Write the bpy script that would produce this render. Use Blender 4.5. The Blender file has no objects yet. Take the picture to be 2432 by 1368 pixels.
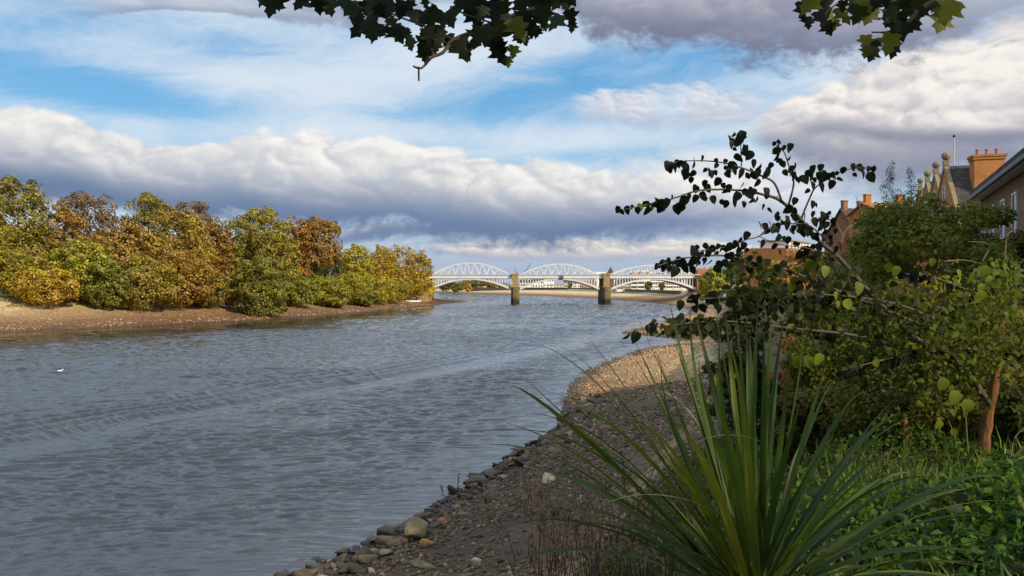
import bpy, math, random
import numpy as np
rng = np.random.default_rng(11)
random.seed(5)
SC = bpy.context.scene
COL = SC.collection
# the camera's numbers: focal length and horizon of the photograph, eye height over the low-tide river
F, CX, HY, H = 1800.0, 1216.0, 674.0, 8.5
SUN_AZ, SUN_EL = math.radians(134), math.radians(29)      # clockwise from +Y

def P(px, py, d):
    """The world point that the photograph shows at pixel px, py when it stands d metres ahead."""
    return np.array([(px - CX) / F * d, d, H - (py - HY) / F * d])

# ------------------------------------------------------------------ shader node helpers
class E:
    """A socket (or number) with arithmetic."""
    def __init__(s, t, v): s.t, s.v = t, v
    def _m(s, op, *a, clamp=False):
        n = s.t.nodes.new('ShaderNodeMath'); n.operation = op; n.use_clamp = clamp
        for i, x in enumerate((s,) + a):
            x = x.v if isinstance(x, E) else x
            if isinstance(x, (int, float)): n.inputs[i].default_value = x
            else: s.t.links.new(x, n.inputs[i])
        return E(s.t, n.outputs[0])
    def __add__(s, o): return s._m('ADD', o)
    __radd__ = __add__
    def __mul__(s, o): return s._m('MULTIPLY', o)
    __rmul__ = __mul__
    def __sub__(s, o): return s._m('SUBTRACT', o)
    def __rsub__(s, o): return E(s.t, o)._m('SUBTRACT', s)
    def __truediv__(s, o): return s._m('DIVIDE', o)
    def max(s, o): return s._m('MAXIMUM', o)
    def min(s, o): return s._m('MINIMUM', o)
    def clamp(s): return s._m('ADD', 0.0, clamp=True)
    def pow(s, o): return s._m('POWER', o)
    def abs(s): return s._m('ABSOLUTE')
    def sin(s): return s._m('SINE')
    def step(s, a, b):
        n = s.t.nodes.new('ShaderNodeMapRange'); n.interpolation_type = 'SMOOTHSTEP'
        s.t.links.new(s.v, n.inputs['Value'])
        for nm, x in (('From Min', a), ('From Max', b)):
            x = x.v if isinstance(x, E) else x
            if isinstance(x, (int, float)): n.inputs[nm].default_value = x
            else: s.t.links.new(x, n.inputs[nm])
        return E(s.t, n.outputs['Result'])

def fin(t, sock, x):
    x = x.v if isinstance(x, E) else x
    if isinstance(x, (int, float)): sock.default_value = x
    elif isinstance(x, (tuple, list)): sock.default_value = tuple(x) if len(x) == len(sock.default_value) else tuple(x) + (1.0,)
    else: t.links.new(x, sock)

def comb(t, x, y, z):
    n = t.nodes.new('ShaderNodeCombineXYZ')
    for i, v in enumerate((x, y, z)): fin(t, n.inputs[i], v)
    return E(t, n.outputs[0])
def sep(t, v):
    n = t.nodes.new('ShaderNodeSeparateXYZ'); fin(t, n.inputs[0], v)
    return [E(t, n.outputs[i]) for i in range(3)]
def vmath(t, op, a, b):
    n = t.nodes.new('ShaderNodeVectorMath'); n.operation = op
    fin(t, n.inputs[0], a)
    if op == 'SCALE': fin(t, n.inputs['Scale'], b)
    else: fin(t, n.inputs[1], b)
    return E(t, n.outputs[0])
def noise(t, vec, scale, detail=4, rough=0.5, dist=0.0, out='Fac', lac=2.0, dim='3D'):
    n = t.nodes.new('ShaderNodeTexNoise'); n.noise_dimensions = dim
    fin(t, n.inputs['Vector'], vec); fin(t, n.inputs['Scale'], scale)
    n.inputs['Detail'].default_value = detail; n.inputs['Roughness'].default_value = rough
    n.inputs['Distortion'].default_value = dist; n.inputs['Lacunarity'].default_value = lac
    return E(t, n.outputs[out])
def voro(t, vec, scale, detail=2, rough=0.5, smooth=0.6, feature='SMOOTH_F1', out='Distance'):
    n = t.nodes.new('ShaderNodeTexVoronoi'); n.feature = feature
    fin(t, n.inputs['Vector'], vec); fin(t, n.inputs['Scale'], scale)
    n.inputs['Detail'].default_value = detail; n.inputs['Roughness'].default_value = rough
    if feature == 'SMOOTH_F1': n.inputs['Smoothness'].default_value = smooth
    return E(t, n.outputs[out])
def mix(t, f, a, b, mode='MIX'):
    n = t.nodes.new('ShaderNodeMix'); n.data_type = 'RGBA'; n.blend_type = mode
    fin(t, n.inputs[0], f); fin(t, n.inputs[6], a); fin(t, n.inputs[7], b)
    return E(t, n.outputs[2])
def ramp(t, f, stops, interp='LINEAR'):
    n = t.nodes.new('ShaderNodeValToRGB'); n.color_ramp.interpolation = interp
    e = n.color_ramp.elements
    while len(e) < len(stops): e.new(0.5)
    for i, (p, c) in enumerate(stops): e[i].position = p; e[i].color = tuple(c) + (1.0,)
    fin(t, n.inputs[0], f)
    return E(t, n.outputs[0])
def curve(t, x, pts):
    """Piecewise function of x through the points, by a Float Curve on a normalised range."""
    x0, x1 = pts[0][0], pts[-1][0]
    ys = [p[1] for p in pts]; y0, y1 = min(ys), max(ys)
    if y1 - y0 < 1e-9: y1 = y0 + 1.0
    n = t.nodes.new('ShaderNodeFloatCurve'); c = n.mapping.curves[0]
    fin(t, n.inputs['Value'], ((x - x0) / (x1 - x0)).clamp())
    for i, (px, py) in enumerate(pts):
        a, b = (px - x0) / (x1 - x0), (py - y0) / (y1 - y0)
        if i == 0: c.points[0].location = (a, b)
        elif i == len(pts) - 1: c.points[-1].location = (a, b)
        else: c.points.new(a, b)
    n.mapping.update()
    return E(t, n.outputs[0]) * (y1 - y0) + y0
def lin(r, g, b):
    f = lambda c: (c / 255 / 12.92) if c / 255 <= 0.04045 else ((c / 255 + 0.055) / 1.055) ** 2.4
    return (f(r), f(g), f(b))

MATS = {}
def material(name):
    m = bpy.data.materials.new(name); m.use_nodes = True
    t = m.node_tree; t.nodes.clear()
    o = t.nodes.new('ShaderNodeOutputMaterial')
    MATS[name] = m
    return m, t, o
def principled(t, o, **kw):
    b = t.nodes.new('ShaderNodeBsdfPrincipled')
    for k, v in kw.items(): fin(t, b.inputs[k.replace('_', ' ')], v)
    if o: t.links.new(b.outputs[0], o.inputs[0])
    return b
def pos(t): return E(t, t.nodes.new('ShaderNodeNewGeometry').outputs['Position'])
def bump(t, height, strength=1.0, dist=0.05):
    n = t.nodes.new('ShaderNodeBump'); n.inputs['Strength'].default_value = strength
    n.inputs['Distance'].default_value = dist; fin(t, n.inputs['Height'], height)
    return E(t, n.outputs[0])

# ------------------------------------------------------------------ objects
def props(o, label=None, cat=None, group=None, kind=None):
    if label: o['label'] = label
    if cat: o['category'] = cat
    if group: o['group'] = group
    if kind: o['kind'] = kind
    return o
def thing(name, label, cat, loc=(0, 0, 0), group=None, rz=0.0):
    o = bpy.data.objects.new(name, None); COL.objects.link(o)
    o.location = tuple(float(v) for v in loc); o.rotation_euler = (0, 0, rz); o.empty_display_size = 0.3
    return props(o, label, cat, group)
def npmesh(name, V, faces, mats=(), smooth=False):
    """V (n,3); faces: (m,k) array or a list of such arrays."""
    V = np.asarray(V, dtype=np.float32)
    if isinstance(faces, np.ndarray): faces = [faces]
    faces = [np.asarray(f, dtype=np.int32) for f in faces if len(f)]
    me = bpy.data.meshes.new(name)
    me.vertices.add(len(V)); me.vertices.foreach_set('co', V.ravel())
    idx = np.concatenate([f.ravel() for f in faces])
    tot = np.concatenate([np.full(len(f), f.shape[1], dtype=np.int32) for f in faces])
    st = np.concatenate([[0], np.cumsum(tot)[:-1]]).astype(np.int32)
    me.loops.add(len(idx)); me.loops.foreach_set('vertex_index', idx)
    me.polygons.add(len(tot)); me.polygons.foreach_set('loop_start', st); me.polygons.foreach_set('loop_total', tot)
    if smooth: me.polygons.foreach_set('use_smooth', np.ones(len(tot), dtype=bool))
    me.update(calc_edges=True)
    for m in mats: me.materials.append(m)
    return me
def link(name, me, parent=None, loc=None, color=None):
    o = bpy.data.objects.new(name, me); COL.objects.link(o)
    if parent is not None: o.parent = parent
    if loc is not None: o.location = tuple(float(v) for v in loc)
    if color is not None: o.color = tuple(color) + (1.0,)
    return o

class MB:
    """Collects solids; build() links them as one mesh object."""
    def __init__(s): s.v, s.f = [], []
    def add(s, V, Fs):
        b = len(s.v); s.v.extend([tuple(map(float, p)) for p in V]); s.f.extend([tuple(i + b for i in f) for f in Fs]); return s
    def box(s, a, b, bev=0.0):
        (x0, y0, z0), (x1, y1, z1) = a, b
        return s.add([(x0,y0,z0),(x1,y0,z0),(x1,y1,z0),(x0,y1,z0),(x0,y0,z1),(x1,y0,z1),(x1,y1,z1),(x0,y1,z1)],
                     [(3,2,1,0),(4,5,6,7),(0,1,5,4),(1,2,6,5),(2,3,7,6),(3,0,4,7)])
    def prism(s, poly, y0, y1):
        """poly: (x, z) outline, extruded in y."""
        n = len(poly)
        V = [(x, y0, z) for x, z in poly] + [(x, y1, z) for x, z in poly]
        Fs = [tuple(range(n)), tuple(range(2*n-1, n-1, -1))] + [(i, i+n, (i+1) % n + n, (i+1) % n) for i in range(n)]
        return s.add(V, Fs)
    def tube(s, pts, rad, n=6, cap=True):
        pts = [np.asarray(p, float) for p in pts]
        if np.isscalar(rad): rad = [rad] * len(pts)
        V = []
        up = np.array([0, 0, 1.0])
        for i, p in enumerate(pts):
            d = pts[min(i+1, len(pts)-1)] - pts[max(i-1, 0)]
            d = d / (np.linalg.norm(d) + 1e-9)
            r = np.cross(d, up if abs(d[2]) < 0.95 else np.array([1.0, 0, 0])); r /= np.linalg.norm(r) + 1e-9
            u = np.cross(r, d)
            for k in range(n):
                a = 2 * math.pi * k / n
                V.append(p + rad[i] * (math.cos(a) * r + math.sin(a) * u))
        Fs = []
        for i in range(len(pts) - 1):
            for k in range(n):
                Fs.append((i*n+k, i*n+(k+1) % n, (i+1)*n+(k+1) % n, (i+1)*n+k))
        if cap:
            Fs.append(tuple(range(n-1, -1, -1))); Fs.append(tuple(range((len(pts)-1)*n, len(pts)*n)))
        return s.add(V, Fs)
    def lathe(s, prof, c=(0, 0, 0), n=12):
        V = []
        for r, z in prof:
            for k in range(n):
                a = 2*math.pi*k/n
                V.append((c[0]+r*math.cos(a), c[1]+r*math.sin(a), c[2]+z))
        Fs = []
        for i in range(len(prof)-1):
            for k in range(n): Fs.append((i*n+k, i*n+(k+1) % n, (i+1)*n+(k+1) % n, (i+1)*n+k))
        Fs.append(tuple(range(n-1, -1, -1))); Fs.append(tuple(range((len(prof)-1)*n, len(prof)*n)))
        return s.add(V, Fs)
    def build(s, name, mat, parent=None, label=None, smooth=False, loc=None):
        me = bpy.data.meshes.new(name); me.from_pydata(s.v, [], s.f)
        if smooth: me.polygons.foreach_set('use_smooth', np.ones(len(me.polygons), dtype=bool))
        me.materials.append(mat); me.update()
        o = link(name, me, parent, loc)
        if label: o['label'] = label
        return o
# ------------------------------------------------------------------ the sky, laid out by azimuth and elevation
def build_world():
    w = bpy.data.worlds.new("World"); SC.world = w; w.use_nodes = True
    t = w.node_tree; t.nodes.clear()
    out = t.nodes.new('ShaderNodeOutputWorld'); bg = t.nodes.new('ShaderNodeBackground')
    t.links.new(bg.outputs[0], out.inputs[0])
    STR = 0.1
    bg.inputs['Strength'].default_value = STR
    w.cycles.sampling_method = 'MANUAL'; w.cycles.sample_map_resolution = 256
    sky = t.nodes.new('ShaderNodeTexSky'); sky.sky_type = 'NISHITA'; sky.sun_disc = False
    sky.sun_elevation = SUN_EL; sky.sun_rotation = SUN_AZ
    sky.air_density = 1.0; sky.dust_density = 0.3; sky.ozone_density = 2.5
    tc = t.nodes.new('ShaderNodeTexCoord')
    x, y, z = sep(t, E(t, tc.outputs['Generated']))
    h = (x*x + y*y).max(0.0004).pow(0.5)
    T = (z.abs() / h).min(3.0)
    az = x._m('ARCTAN2', y)
    cxh, cyh = x / h, y / h
    V = comb(t, cxh, cyh, T)
    def S(px, py):
        a = math.atan((px - CX) / F)
        return a, (HY - py) / F * math.cos(a)
    def line(*pts):
        q = [S(*p) for p in pts]
        return curve(t, az, [(-3.2, q[0][1])] + q + [(3.2, q[-1][1])])
    def strength(*pts):
        q = [(math.atan((p - CX) / F), v) for p, v in pts]
        return curve(t, az, [(-3.2, q[0][1])] + q + [(3.2, q[-1][1])])
    def C(r, g, b): return tuple(c / STR for c in lin(r, g, b))
    def sc(kx, kz, ox=0.0, oz=0.0):
        return comb(t, cxh * kx + ox, cyh * kx, T * kz + oz)
    # --- clear blue, Nishita with the camera's saturated rendering
    hs = t.nodes.new('ShaderNodeHueSaturation'); hs.inputs['Saturation'].default_value = 1.15; hs.inputs['Value'].default_value = 1.0
    t.links.new(sky.outputs[0], hs.inputs['Color'])
    base = mix(t, 1.0, E(t, hs.outputs[0]), (1.15, 1.25, 1.22, 1), 'MULTIPLY')
    base = mix(t, 0.75, base, ramp(t, T * 2.2, [(0.0, C(176, 203, 228)), (0.3, C(132, 192, 232)), (0.62, C(98, 172, 226)), (1.0, C(66, 144, 210))]))
    # --- shared fields
    warp = noise(t, comb(t, az * 4.0, T * 10.0, 0.0), 1.6, 3, 0.5, out='Color')
    wx, wy, wz = sep(t, warp)
    # --- cirrus veil: long streaks, rising to the right
    sh = comb(t, cxh * 2.0 + wx * 0.25, T * 9.0 - az * 1.6 + wy * 0.9, wz * 0.3)
    ci = noise(t, sh, 1.5, 8, 0.68)
    ci2 = noise(t, comb(t, az * 3.0 + 4.0 + wx * 0.5, T * 14.0 - az * 1.2 + wy * 0.8, 1.7), 1.1, 5, 0.55)
    hole = 0.0
    def blob(px, py, rx, ry, tilt=0.0):
        a, e = S(px, py)
        u = az - a; v = T - e - u * tilt
        d = (u * (F / rx)).pow(2.0) if False else ((u * (F / rx)) * (u * (F / rx)) + (v * (F / ry)) * (v * (F / ry)))
        return (d * -1.0)._m('EXPONENT')
    holes = (blob(270, 225, 270, 55, -0.10) * 0.42 + blob(60, 60, 200, 60, 0.3) * 0.22 + blob(1230, 235, 330, 70, 0.25) * 0.30
             + blob(500, 110, 300, 40, 0.1) * 0.16 + blob(2420, 85, 110, 45, 0.2) * 0.3 + blob(850, 350, 130, 12) * 0.25 + blob(1500, 365, 300, 22, 0.05) * 0.22
             + blob(1650, 170, 250, 50, 0.2) * 0.12 + blob(2080, 495, 140, 60) * 0.15)
    veil = blob(640, 200, 300, 70, 0.12) * 0.20 + blob(200, 110, 250, 45, 0.15) * 0.14 + blob(780, 310, 520, 35, 0.0) * 0.16 + blob(1400, 330, 300, 40, 0.0) * 0.2 + blob(400, 290, 300, 30, 0.0) * 0.1 + blob(1000, 120, 400, 90, 0.1) * 0.08
    veil = veil + T.step(0.38, 0.62) * 0.55  # extra veil above the view, added to brighten the water
    cd = (ci * 0.95 + ci2 * 0.5 - 0.10 + veil - holes).step(0.26, 0.86)
    col = mix(t, cd * 0.9, base, C(222, 232, 242))
    # --- billow relief used by all heaps: how the field rises toward the sun side (two sizes, shared)
    def billow(v):
        n = t.nodes.new('ShaderNodeTexNoise'); n.noise_dimensions = '2D'; n.noise_type = 'RIDGED_MULTIFRACTAL'; n.normalize = False
        fin(t, n.inputs['Vector'], v); n.inputs['Scale'].default_value = 1.0
        n.inputs['Detail'].default_value = 5.0; n.inputs['Roughness'].default_value = 0.52; n.inputs['Lacunarity'].default_value = 2.1
        n.inputs['Offset'].default_value = 0.9; n.inputs['Gain'].default_value = 1.2
        return 1.0 - (E(t, n.outputs[0]) * 0.55)
    def fields(kx, kz, ox, ext=(0.10, 0.16, 0.0)):
        v0 = comb(t, az * kx + ox + wx * 0.9, T * kz + ox * 0.7 + wy * 0.9, 0.0)
        v1 = vmath(t, 'ADD', v0, ext)
        fb = noise(t, v0, 2.1, 7, 0.66, dim='2D'); fb1 = noise(t, v1, 2.1, 6, 0.66, dim='2D')
        c1 = billow(v0); c2 = billow(v1)
        b1 = c1 * 0.62 + fb * 0.55 - 0.08; b2 = c2 * 0.62 + fb1 * 0.55 - 0.08
        big = noise(t, comb(t, az * kx * 0.33 + ox, T * kz * 0.33 - ox, 0.0), 1.0, 4, 0.55, dim='2D')
        return b1, (b1 - b2), big, fb
    NEAR = fields(13.0, 22.0, 3.3)
    FAR = fields(26.0, 60.0, 8.1)
    def heap(colr, top, bot, fld, warp_amp, lit, mid, dark, dens=1.0, dark_at=0.35, base_soft=0.25, relief=1.6, edge=0.10, lit_amt=1.0):
        """A bank of cumulus between two elevation lines: ragged bright top, flat grey base."""
        b1, rel, big, fb = fld
        hgt = (T - bot) / (top - bot)
        n = hgt + (b1 - 0.5) * (-0.9 * warp_amp) + (big - 0.5) * (-1.5 * warp_amp)
        a_top = 1.0 - (n + (big - 0.5) * 0.2).step(1.0 - edge, 1.0 + edge * 1.4)
        nb = hgt + (big - 0.5) * 0.5 + (fb - 0.5) * 0.5
        a_bot = nb.step(-base_soft, base_soft)
        a = (a_top * a_bot).clamp()
        if not (isinstance(dens, float) and dens == 1.0): a = a * dens
        l = (rel * relief + 0.45 + (n - 0.55) * 0.35 + (big - 0.5) * 1.6 + (b1 - 0.5) * 0.35)
        shade = (n + (b1 - 0.5) * 0.25 + (big - 0.5) * 0.7).step(dark_at - 0.34, dark_at + 0.34)
        light = mix(t, l.step(0.0, 1.15) * lit_amt, mid, lit)
        cc = mix(t, shade, dark, light)
        return mix(t, a, colr, cc)
    # --- grey haze low on the horizon
    col = mix(t, (1.0 - T.step(0.01, 0.11)) * 0.85, col, C(163, 178, 203))
    # --- low bright bar over the bridge
    col = heap(col, line((980, 582), (1150, 574), (1400, 570), (1700, 574), (1850, 585)), line((980, 600), (1150, 612), (1400, 616), (1700, 612), (1850, 602)),
               FAR, 0.5, C(246, 236, 222), C(206, 203, 206), C(170, 178, 198), dens=strength((950, 0.0), (1110, 0.9), (1650, 0.95), (1800, 0.6), (1900, 0.0)), dark_at=0.2)
    # --- lower grey shelf under the main bank
    col = heap(col, line((600, 560), (900, 530), (1300, 520), (1700, 500), (2100, 480)), line((600, 590), (900, 562), (1300, 556), (1700, 560), (2100, 560)),
               FAR, 0.45, C(226, 220, 220), C(172, 178, 198), C(118, 134, 170), dens=strength((500, 0.0), (800, 0.8), (1400, 0.9), (1700, 0.5), (2000, 0.1)), dark_at=0.75)
    col = heap(col, line((1300, 420), (1600, 400), (1900, 410), (2200, 420)), line((1300, 560), (1600, 560), (1900, 580), (2200, 590)),
               NEAR, 0.6, C(240, 236, 236), C(206, 212, 226), C(178, 190, 212), dens=strength((1250, 0.0), (1500, 0.9), (1850, 0.7), (2100, 0.3), (2250, 0.0)), dark_at=0.2, edge=0.3)
    # --- main bank
    col = heap(col, line((-300, 250), (0, 258), (180, 282), (350, 338), (560, 332), (800, 338), (1000, 352), (1200, 388), (1450, 408), (1700, 430), (1950, 440), (2300, 520)),
               line((-300, 448), (0, 455), (200, 478), (400, 512), (600, 535), (900, 566), (1200, 582), (1450, 572), (1700, 550), (1950, 530), (2300, 560)),
               NEAR, 0.34, C(249, 246, 241), C(205, 208, 214), C(110, 131, 166), dark_at=0.47, base_soft=0.16, edge=0.05,
               dens=strength((-300, 1.0), (1400, 1.0), (1650, 0.8), (1850, 0.35), (2000, 0.0)))
    # --- small loose clouds
    col = heap(col, line((1380, 235), (1500, 222), (1700, 215), (1850, 235)), line((1380, 285), (1500, 298), (1700, 300), (1850, 285)),
               FAR, 0.9, C(238, 236, 238), C(204, 206, 218), C(178, 186, 206), dens=strength((1360, 0.0), (1430, 0.85), (1560, 0.7), (1580, 0.3), (1660, 0.8), (1800, 0.6), (1880, 0.0)), dark_at=0.1, edge=0.2)
    # --- right-hand heaps
    col = heap(col, line((1700, 310), (1800, 275), (1950, 215), (2100, 165), (2250, 118), (2450, 80), (3000, 60)), line((1700, 330), (1800, 350), (1950, 395), (2100, 430), (2250, 420), (2450, 400), (3000, 400)),
               NEAR, 0.36, C(250, 244, 237), C(200, 198, 204), C(142, 147, 168), dark_at=0.40, base_soft=0.25, edge=0.10,
               dens=strength((1680, 0.0), (1830, 0.9), (2000, 1.0), (3000, 1.0)))
    col = heap(col, line((1800, 215), (1900, 250), (2050, 262), (2250, 270), (2500, 262)), line((1800, 330), (1900, 320), (2050, 330), (2250, 338), (2500, 330)),
               NEAR, 0.5, C(250, 243, 236), C(200, 196, 204), C(138, 141, 164), dark_at=0.45, dens=strength((1800, 0.0), (1950, 0.8), (3000, 0.9)), edge=0.1)
    # --- the dark cloud overhead
    col = heap(col, line((100, -40), (800, -60), (1200, -120), (1500, -220), (2500, -220)), line((100, 30), (330, 24), (600, 40), (850, 62), (1150, 0), (1350, 20), (1480, 100), (1620, 92), (1750, 150), (1900, 150), (2100, 120), (2300, 70), (2500, 20)),
               NEAR, 0.25, C(206, 204, 212), C(166, 168, 186), C(116, 122, 148), dark_at=0.28, base_soft=0.12, edge=0.2,
               dens=strength((60, 0.0), (300, 0.55), (850, 0.6), (1150, 0.45), (1350, 0.9), (1700, 1.0), (2000, 0.95), (2300, 0.8), (2500, 0.5)))
    # bright broken cloud added overhead, out of view, to brighten the water
    ov = noise(t, comb(t, cxh * 1.5, cyh * 1.5, T * 2.0), 1.4, 4, 0.55)
    col = mix(t, T.step(0.42, 0.66) * ov.step(0.30, 0.62) * 0.9, col, tuple(c * 1.35 for c in C(206, 220, 243)))
    t.links.new(col.v, bg.inputs['Color'])
build_world()

def build_sun():
    l = bpy.data.lights.new('sun', 'SUN'); l.energy = 4.3; l.angle = math.radians(0.53); l.color = (1.0, 0.84, 0.62)
    o = bpy.data.objects.new('sun', l); COL.objects.link(o)
    from mathutils import Vector
    d = Vector((math.sin(SUN_AZ) * math.cos(SUN_EL), math.cos(SUN_AZ) * math.cos(SUN_EL), math.sin(SUN_EL)))
    o.rotation_euler = d.to_track_quat('Z', 'Y').to_euler(); o.location = (30, -30, 60)
build_sun()
cam = bpy.data.cameras.new('camera'); camo = bpy.data.objects.new('camera', cam); COL.objects.link(camo)
camo.location = (0, 0, H); camo.rotation_euler = (math.radians(90), 0, 0)
cam.sensor_fit = 'HORIZONTAL'; cam.sensor_width = 36.0; cam.lens = 36.0 * F / 2432.0
cam.shift_y = (HY - 684.0) / 2432.0
cam.clip_start = 0.05; cam.clip_end = 6000
SC.camera = camo
SC.view_settings.view_transform = 'Standard'; SC.view_settings.look = 'None'
SC.view_settings.exposure = 0.0; SC.view_settings.gamma = 1.0
SC.cycles.max_bounces = 6; SC.cycles.diffuse_bounces = 3; SC.cycles.glossy_bounces = 3; SC.cycles.transmission_bounces = 3
SC.cycles.caustics_reflective = False; SC.cycles.caustics_refractive = False
SC.cycles.use_adaptive_sampling = True
# ------------------------------------------------------------------ land and river
RIGHT = [(-60,-80),(-35,-25),(-16,5),(-6.3,22),(-3.8,25.7),(-1.2,32.8),(0.1,36.3),(3.4,45.5),(4.4,55.4),(5.9,67.7),(9.8,82),(18.2,101),(26,112),
         (23.5,124),(19.4,131),(22,138),(30,159),(50,215),(56,239),(63,283),(62,333),(53,392),(46,450),(10,546),(-41,637),(-68,695),(-92,765)]
LEFT = [(-200,800),(-300,780),(-300,650),(-150,560),(-80,480),(-45,420),(-21,366),(-25,334),(-37.5,264),(-48,207),(-59,172),(-75.6,148.5),(-89,132),(-130,80),(-190,0),(-230,-80)]
PLAT = [(-45,-80),(-22,-25),(-8,-4),(-3,2.5),(0.9,3.5),(2.6,6),(4.6,11),(10,25),(17,45),(22,60),(28,80),(36,105),(46,140),(66,215),(76,283),(80,333),(75,420),(70,520),
        (50,640),(-40,740),(-70,800),(-200,880),(-330,850),(-330,620),(-180,520),(-110,450),(-75,400),(-62,364),(-62,325),(-66,270),(-76,220),(-86,188),(-101,165),(-116,148),(-160,95),(-215,10),(-260,-80)]
def seg_dist(X, Y, line, closed=False):
    L = np.array(line, float)
    A = L if closed else L[:-1]
    B = np.roll(L, -1, 0) if closed else L[1:]
    d = np.full(X.shape, 1e9)
    for (ax, ay), (bx, by) in zip(A, B):
        ex, ey = bx-ax, by-ay
        u = np.clip(((X-ax)*ex + (Y-ay)*ey) / (ex*ex+ey*ey+1e-9), 0, 1)
        d = np.minimum(d, np.hypot(X-ax-u*ex, Y-ay-u*ey))
    return d
def inside(X, Y, poly):
    r = np.zeros(X.shape, bool); n = len(poly)
    for i in range(n):
        (x0, y0), (x1, y1) = poly[i], poly[(i+1) % n]
        if y0 == y1: continue
        c = ((y0 > Y) != (y1 > Y)) & (X < (x1-x0)*(Y-y0)/(y1-y0) + x0)
        r ^= c
    return r
def vnoise(X, Y, s, seed=0):
    """Smooth value noise in numpy."""
    x, y = np.asarray(X, float)/s + seed*17.3, np.asarray(Y, float)/s + seed*5.1
    xi, yi = np.floor(x).astype(np.int64), np.floor(y).astype(np.int64)
    fx, fy = x-xi, y-yi
    fx, fy = fx*fx*(3-2*fx), fy*fy*(3-2*fy)
    def hsh(a, b):
        h = (a*374761393 + b*668265263 + seed*974711) & 0x7fffffff
        h = ((h ^ (h >> 13)) * 1274126177) & 0x7fffffff
        return (h % 100003) / 100003.0
    return (hsh(xi,yi)*(1-fx)+hsh(xi+1,yi)*fx)*(1-fy) + (hsh(xi,yi+1)*(1-fx)+hsh(xi+1,yi+1)*fx)*fy
WATER = RIGHT + LEFT
def land(X, Y):
    """Height of the ground: river bed, foreshore, bank and terrace."""
    X = np.asarray(X, float); Y = np.asarray(Y, float)
    wob = (vnoise(X, Y, 9, 1)-.5)*2.0 + (vnoise(X, Y, 3.1, 2)-.5)*0.9
    near = np.clip((np.hypot(X, Y))/60.0, 0.18, 1.0)
    dr, dl = seg_dist(X, Y, RIGHT), seg_dist(X, Y, LEFT)
    dw = np.minimum(dr, dl)
    inw = inside(X, Y, WATER)
    s = np.where(inw, -dw, dw) + wob*near
    dp = np.where(inside(X, Y, PLAT), seg_dist(X, Y, PLAT, True), 0.0)
    t = np.clip(s / (np.maximum(s, 0) + dp + 1e-6), 0, 1)
    # right bank: a gentle stony shore, then the steep river wall; left bank: an even slope to the wood
    zr = np.where(t < 0.55, t/0.55*1.5, 1.5 + 5.4*(np.clip((t-0.55)/0.45, 0, 1)**1.2))
    zl = 5.6*t**1.35 + 0.22*np.clip(s/1.5, 0, 1)
    farb = np.clip((Y-300)/60, 0, 1)
    zf = np.where(t < 0.9, t*3.2, 2.9 + (t-0.9)*18)
    z = np.where(dr < dl, zr*(1-farb) + zf*farb, zl)
    z = np.where(s < 0, np.maximum(s*0.12, -1.8), z)
    amp = np.clip(s/6, 0, 1)*0.12 + np.clip(t-0.7, 0, 1)*0.3
    return z + ((vnoise(X, Y, 1.7, 3)-.5) + (vnoise(X, Y, 0.6, 4)-.5)*.5)*amp
def zland(x, y): return float(land(np.array([x]), np.array([y]))[0])

def axis(parts):
    r = []
    for a, b, n, p in parts:
        u = np.linspace(0, 1, n, endpoint=False); r.append(a + (b-a)*u**p)
    return np.unique(np.round(np.concatenate(r + [[parts[-1][1]]]), 4))
gx = np.concatenate([-axis([(0, 0, 1, 1), (8, 60, 90, 1.2), (60, 130, 90, 1.0), (130, 330, 50, 1.2), (330, 3000, 16, 2.5)])[::-1][:-1], axis([(-8, 30, 160, 1.0), (30, 110, 90, 1.1), (110, 330, 30, 1.2), (330, 3000, 16, 2.5)])])
gx = np.unique(gx)
gy = np.unique(np.concatenate([axis([(-300, -80, 8, 1), (-80, -4, 30, 1.0), (-4, 30, 130, 1.0), (30, 75, 130, 1.0), (75, 150, 120, 1.0), (150, 360, 110, 1.0), (360, 900, 110, 1.0), (900, 5000, 16, 2.2)])]))
X, Y = np.meshgrid(gx, gy)
Z = land(X, Y)
nx, ny = len(gx), len(gy)
i = (np.arange(ny-1)[:, None]*nx + np.arange(nx-1)[None, :]).ravel()
quads = np.stack([i, i+1, i+1+nx, i+nx], 1)

m, t, o = material('foreshore_and_turf')
p = pos(t); x, y, z = sep(t, p)
n1 = noise(t, p, 0.35, 5, 0.6); n2 = noise(t, p, 2.6, 5, 0.65); n3 = noise(t, p, 11.0, 4, 0.65); nb = noise(t, p, 0.06, 3, 0.5)
zz = z + (n1 - 0.5)*1.3 + (n2 - 0.5)*0.5 + y.step(380.0, 440.0)*(z*1.2).min(2.4)*(1.0 - z.step(3.4, 4.6))
zz = zz + x.step(-24.0, -18.0)*y.step(44.0, 70.0)*(1.0 - y.step(300.0, 340.0))*z.step(0.05, 0.5)*1.5  # sunlit stretch of the right beach painted paler
c = ramp(t, (zz/7.0).clamp(), [(0.0, (.055,.032,.016)), (0.05, (.10,.054,.026)), (0.18, (.165,.092,.042)), (0.32, (.26,.17,.085)), (0.46, (.40,.30,.165)), (0.66, (.50,.41,.25)), (0.80, (.24,.20,.09)), (0.88, (.07,.075,.028)), (1.0, (.055,.06,.022))])
rb = x.step(-24.0, -18.0)*(1.0 - y.step(240.0, 320.0))*(z + (n1-0.5)*0.8).step(1.7, 2.9)
c = mix(t, rb, c, ramp(t, n2*0.6+n1*0.4, [(0.3, (.035,.030,.016)), (0.5, (.085,.065,.034)), (0.7, (.06,.062,.024))]))
peb = voro(t, p, 3.2, 1, 0.5, feature='F1', out='Color'); pv = sep(t, peb)[0]
c = mix(t, 0.85, c, ramp(t, pv*0.55 + n3*0.5, [(0.12, (.42,.38,.34)), (0.5, (.95,.93,.9)), (0.92, (1.9,1.82,1.7))]), 'MULTIPLY')
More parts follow.
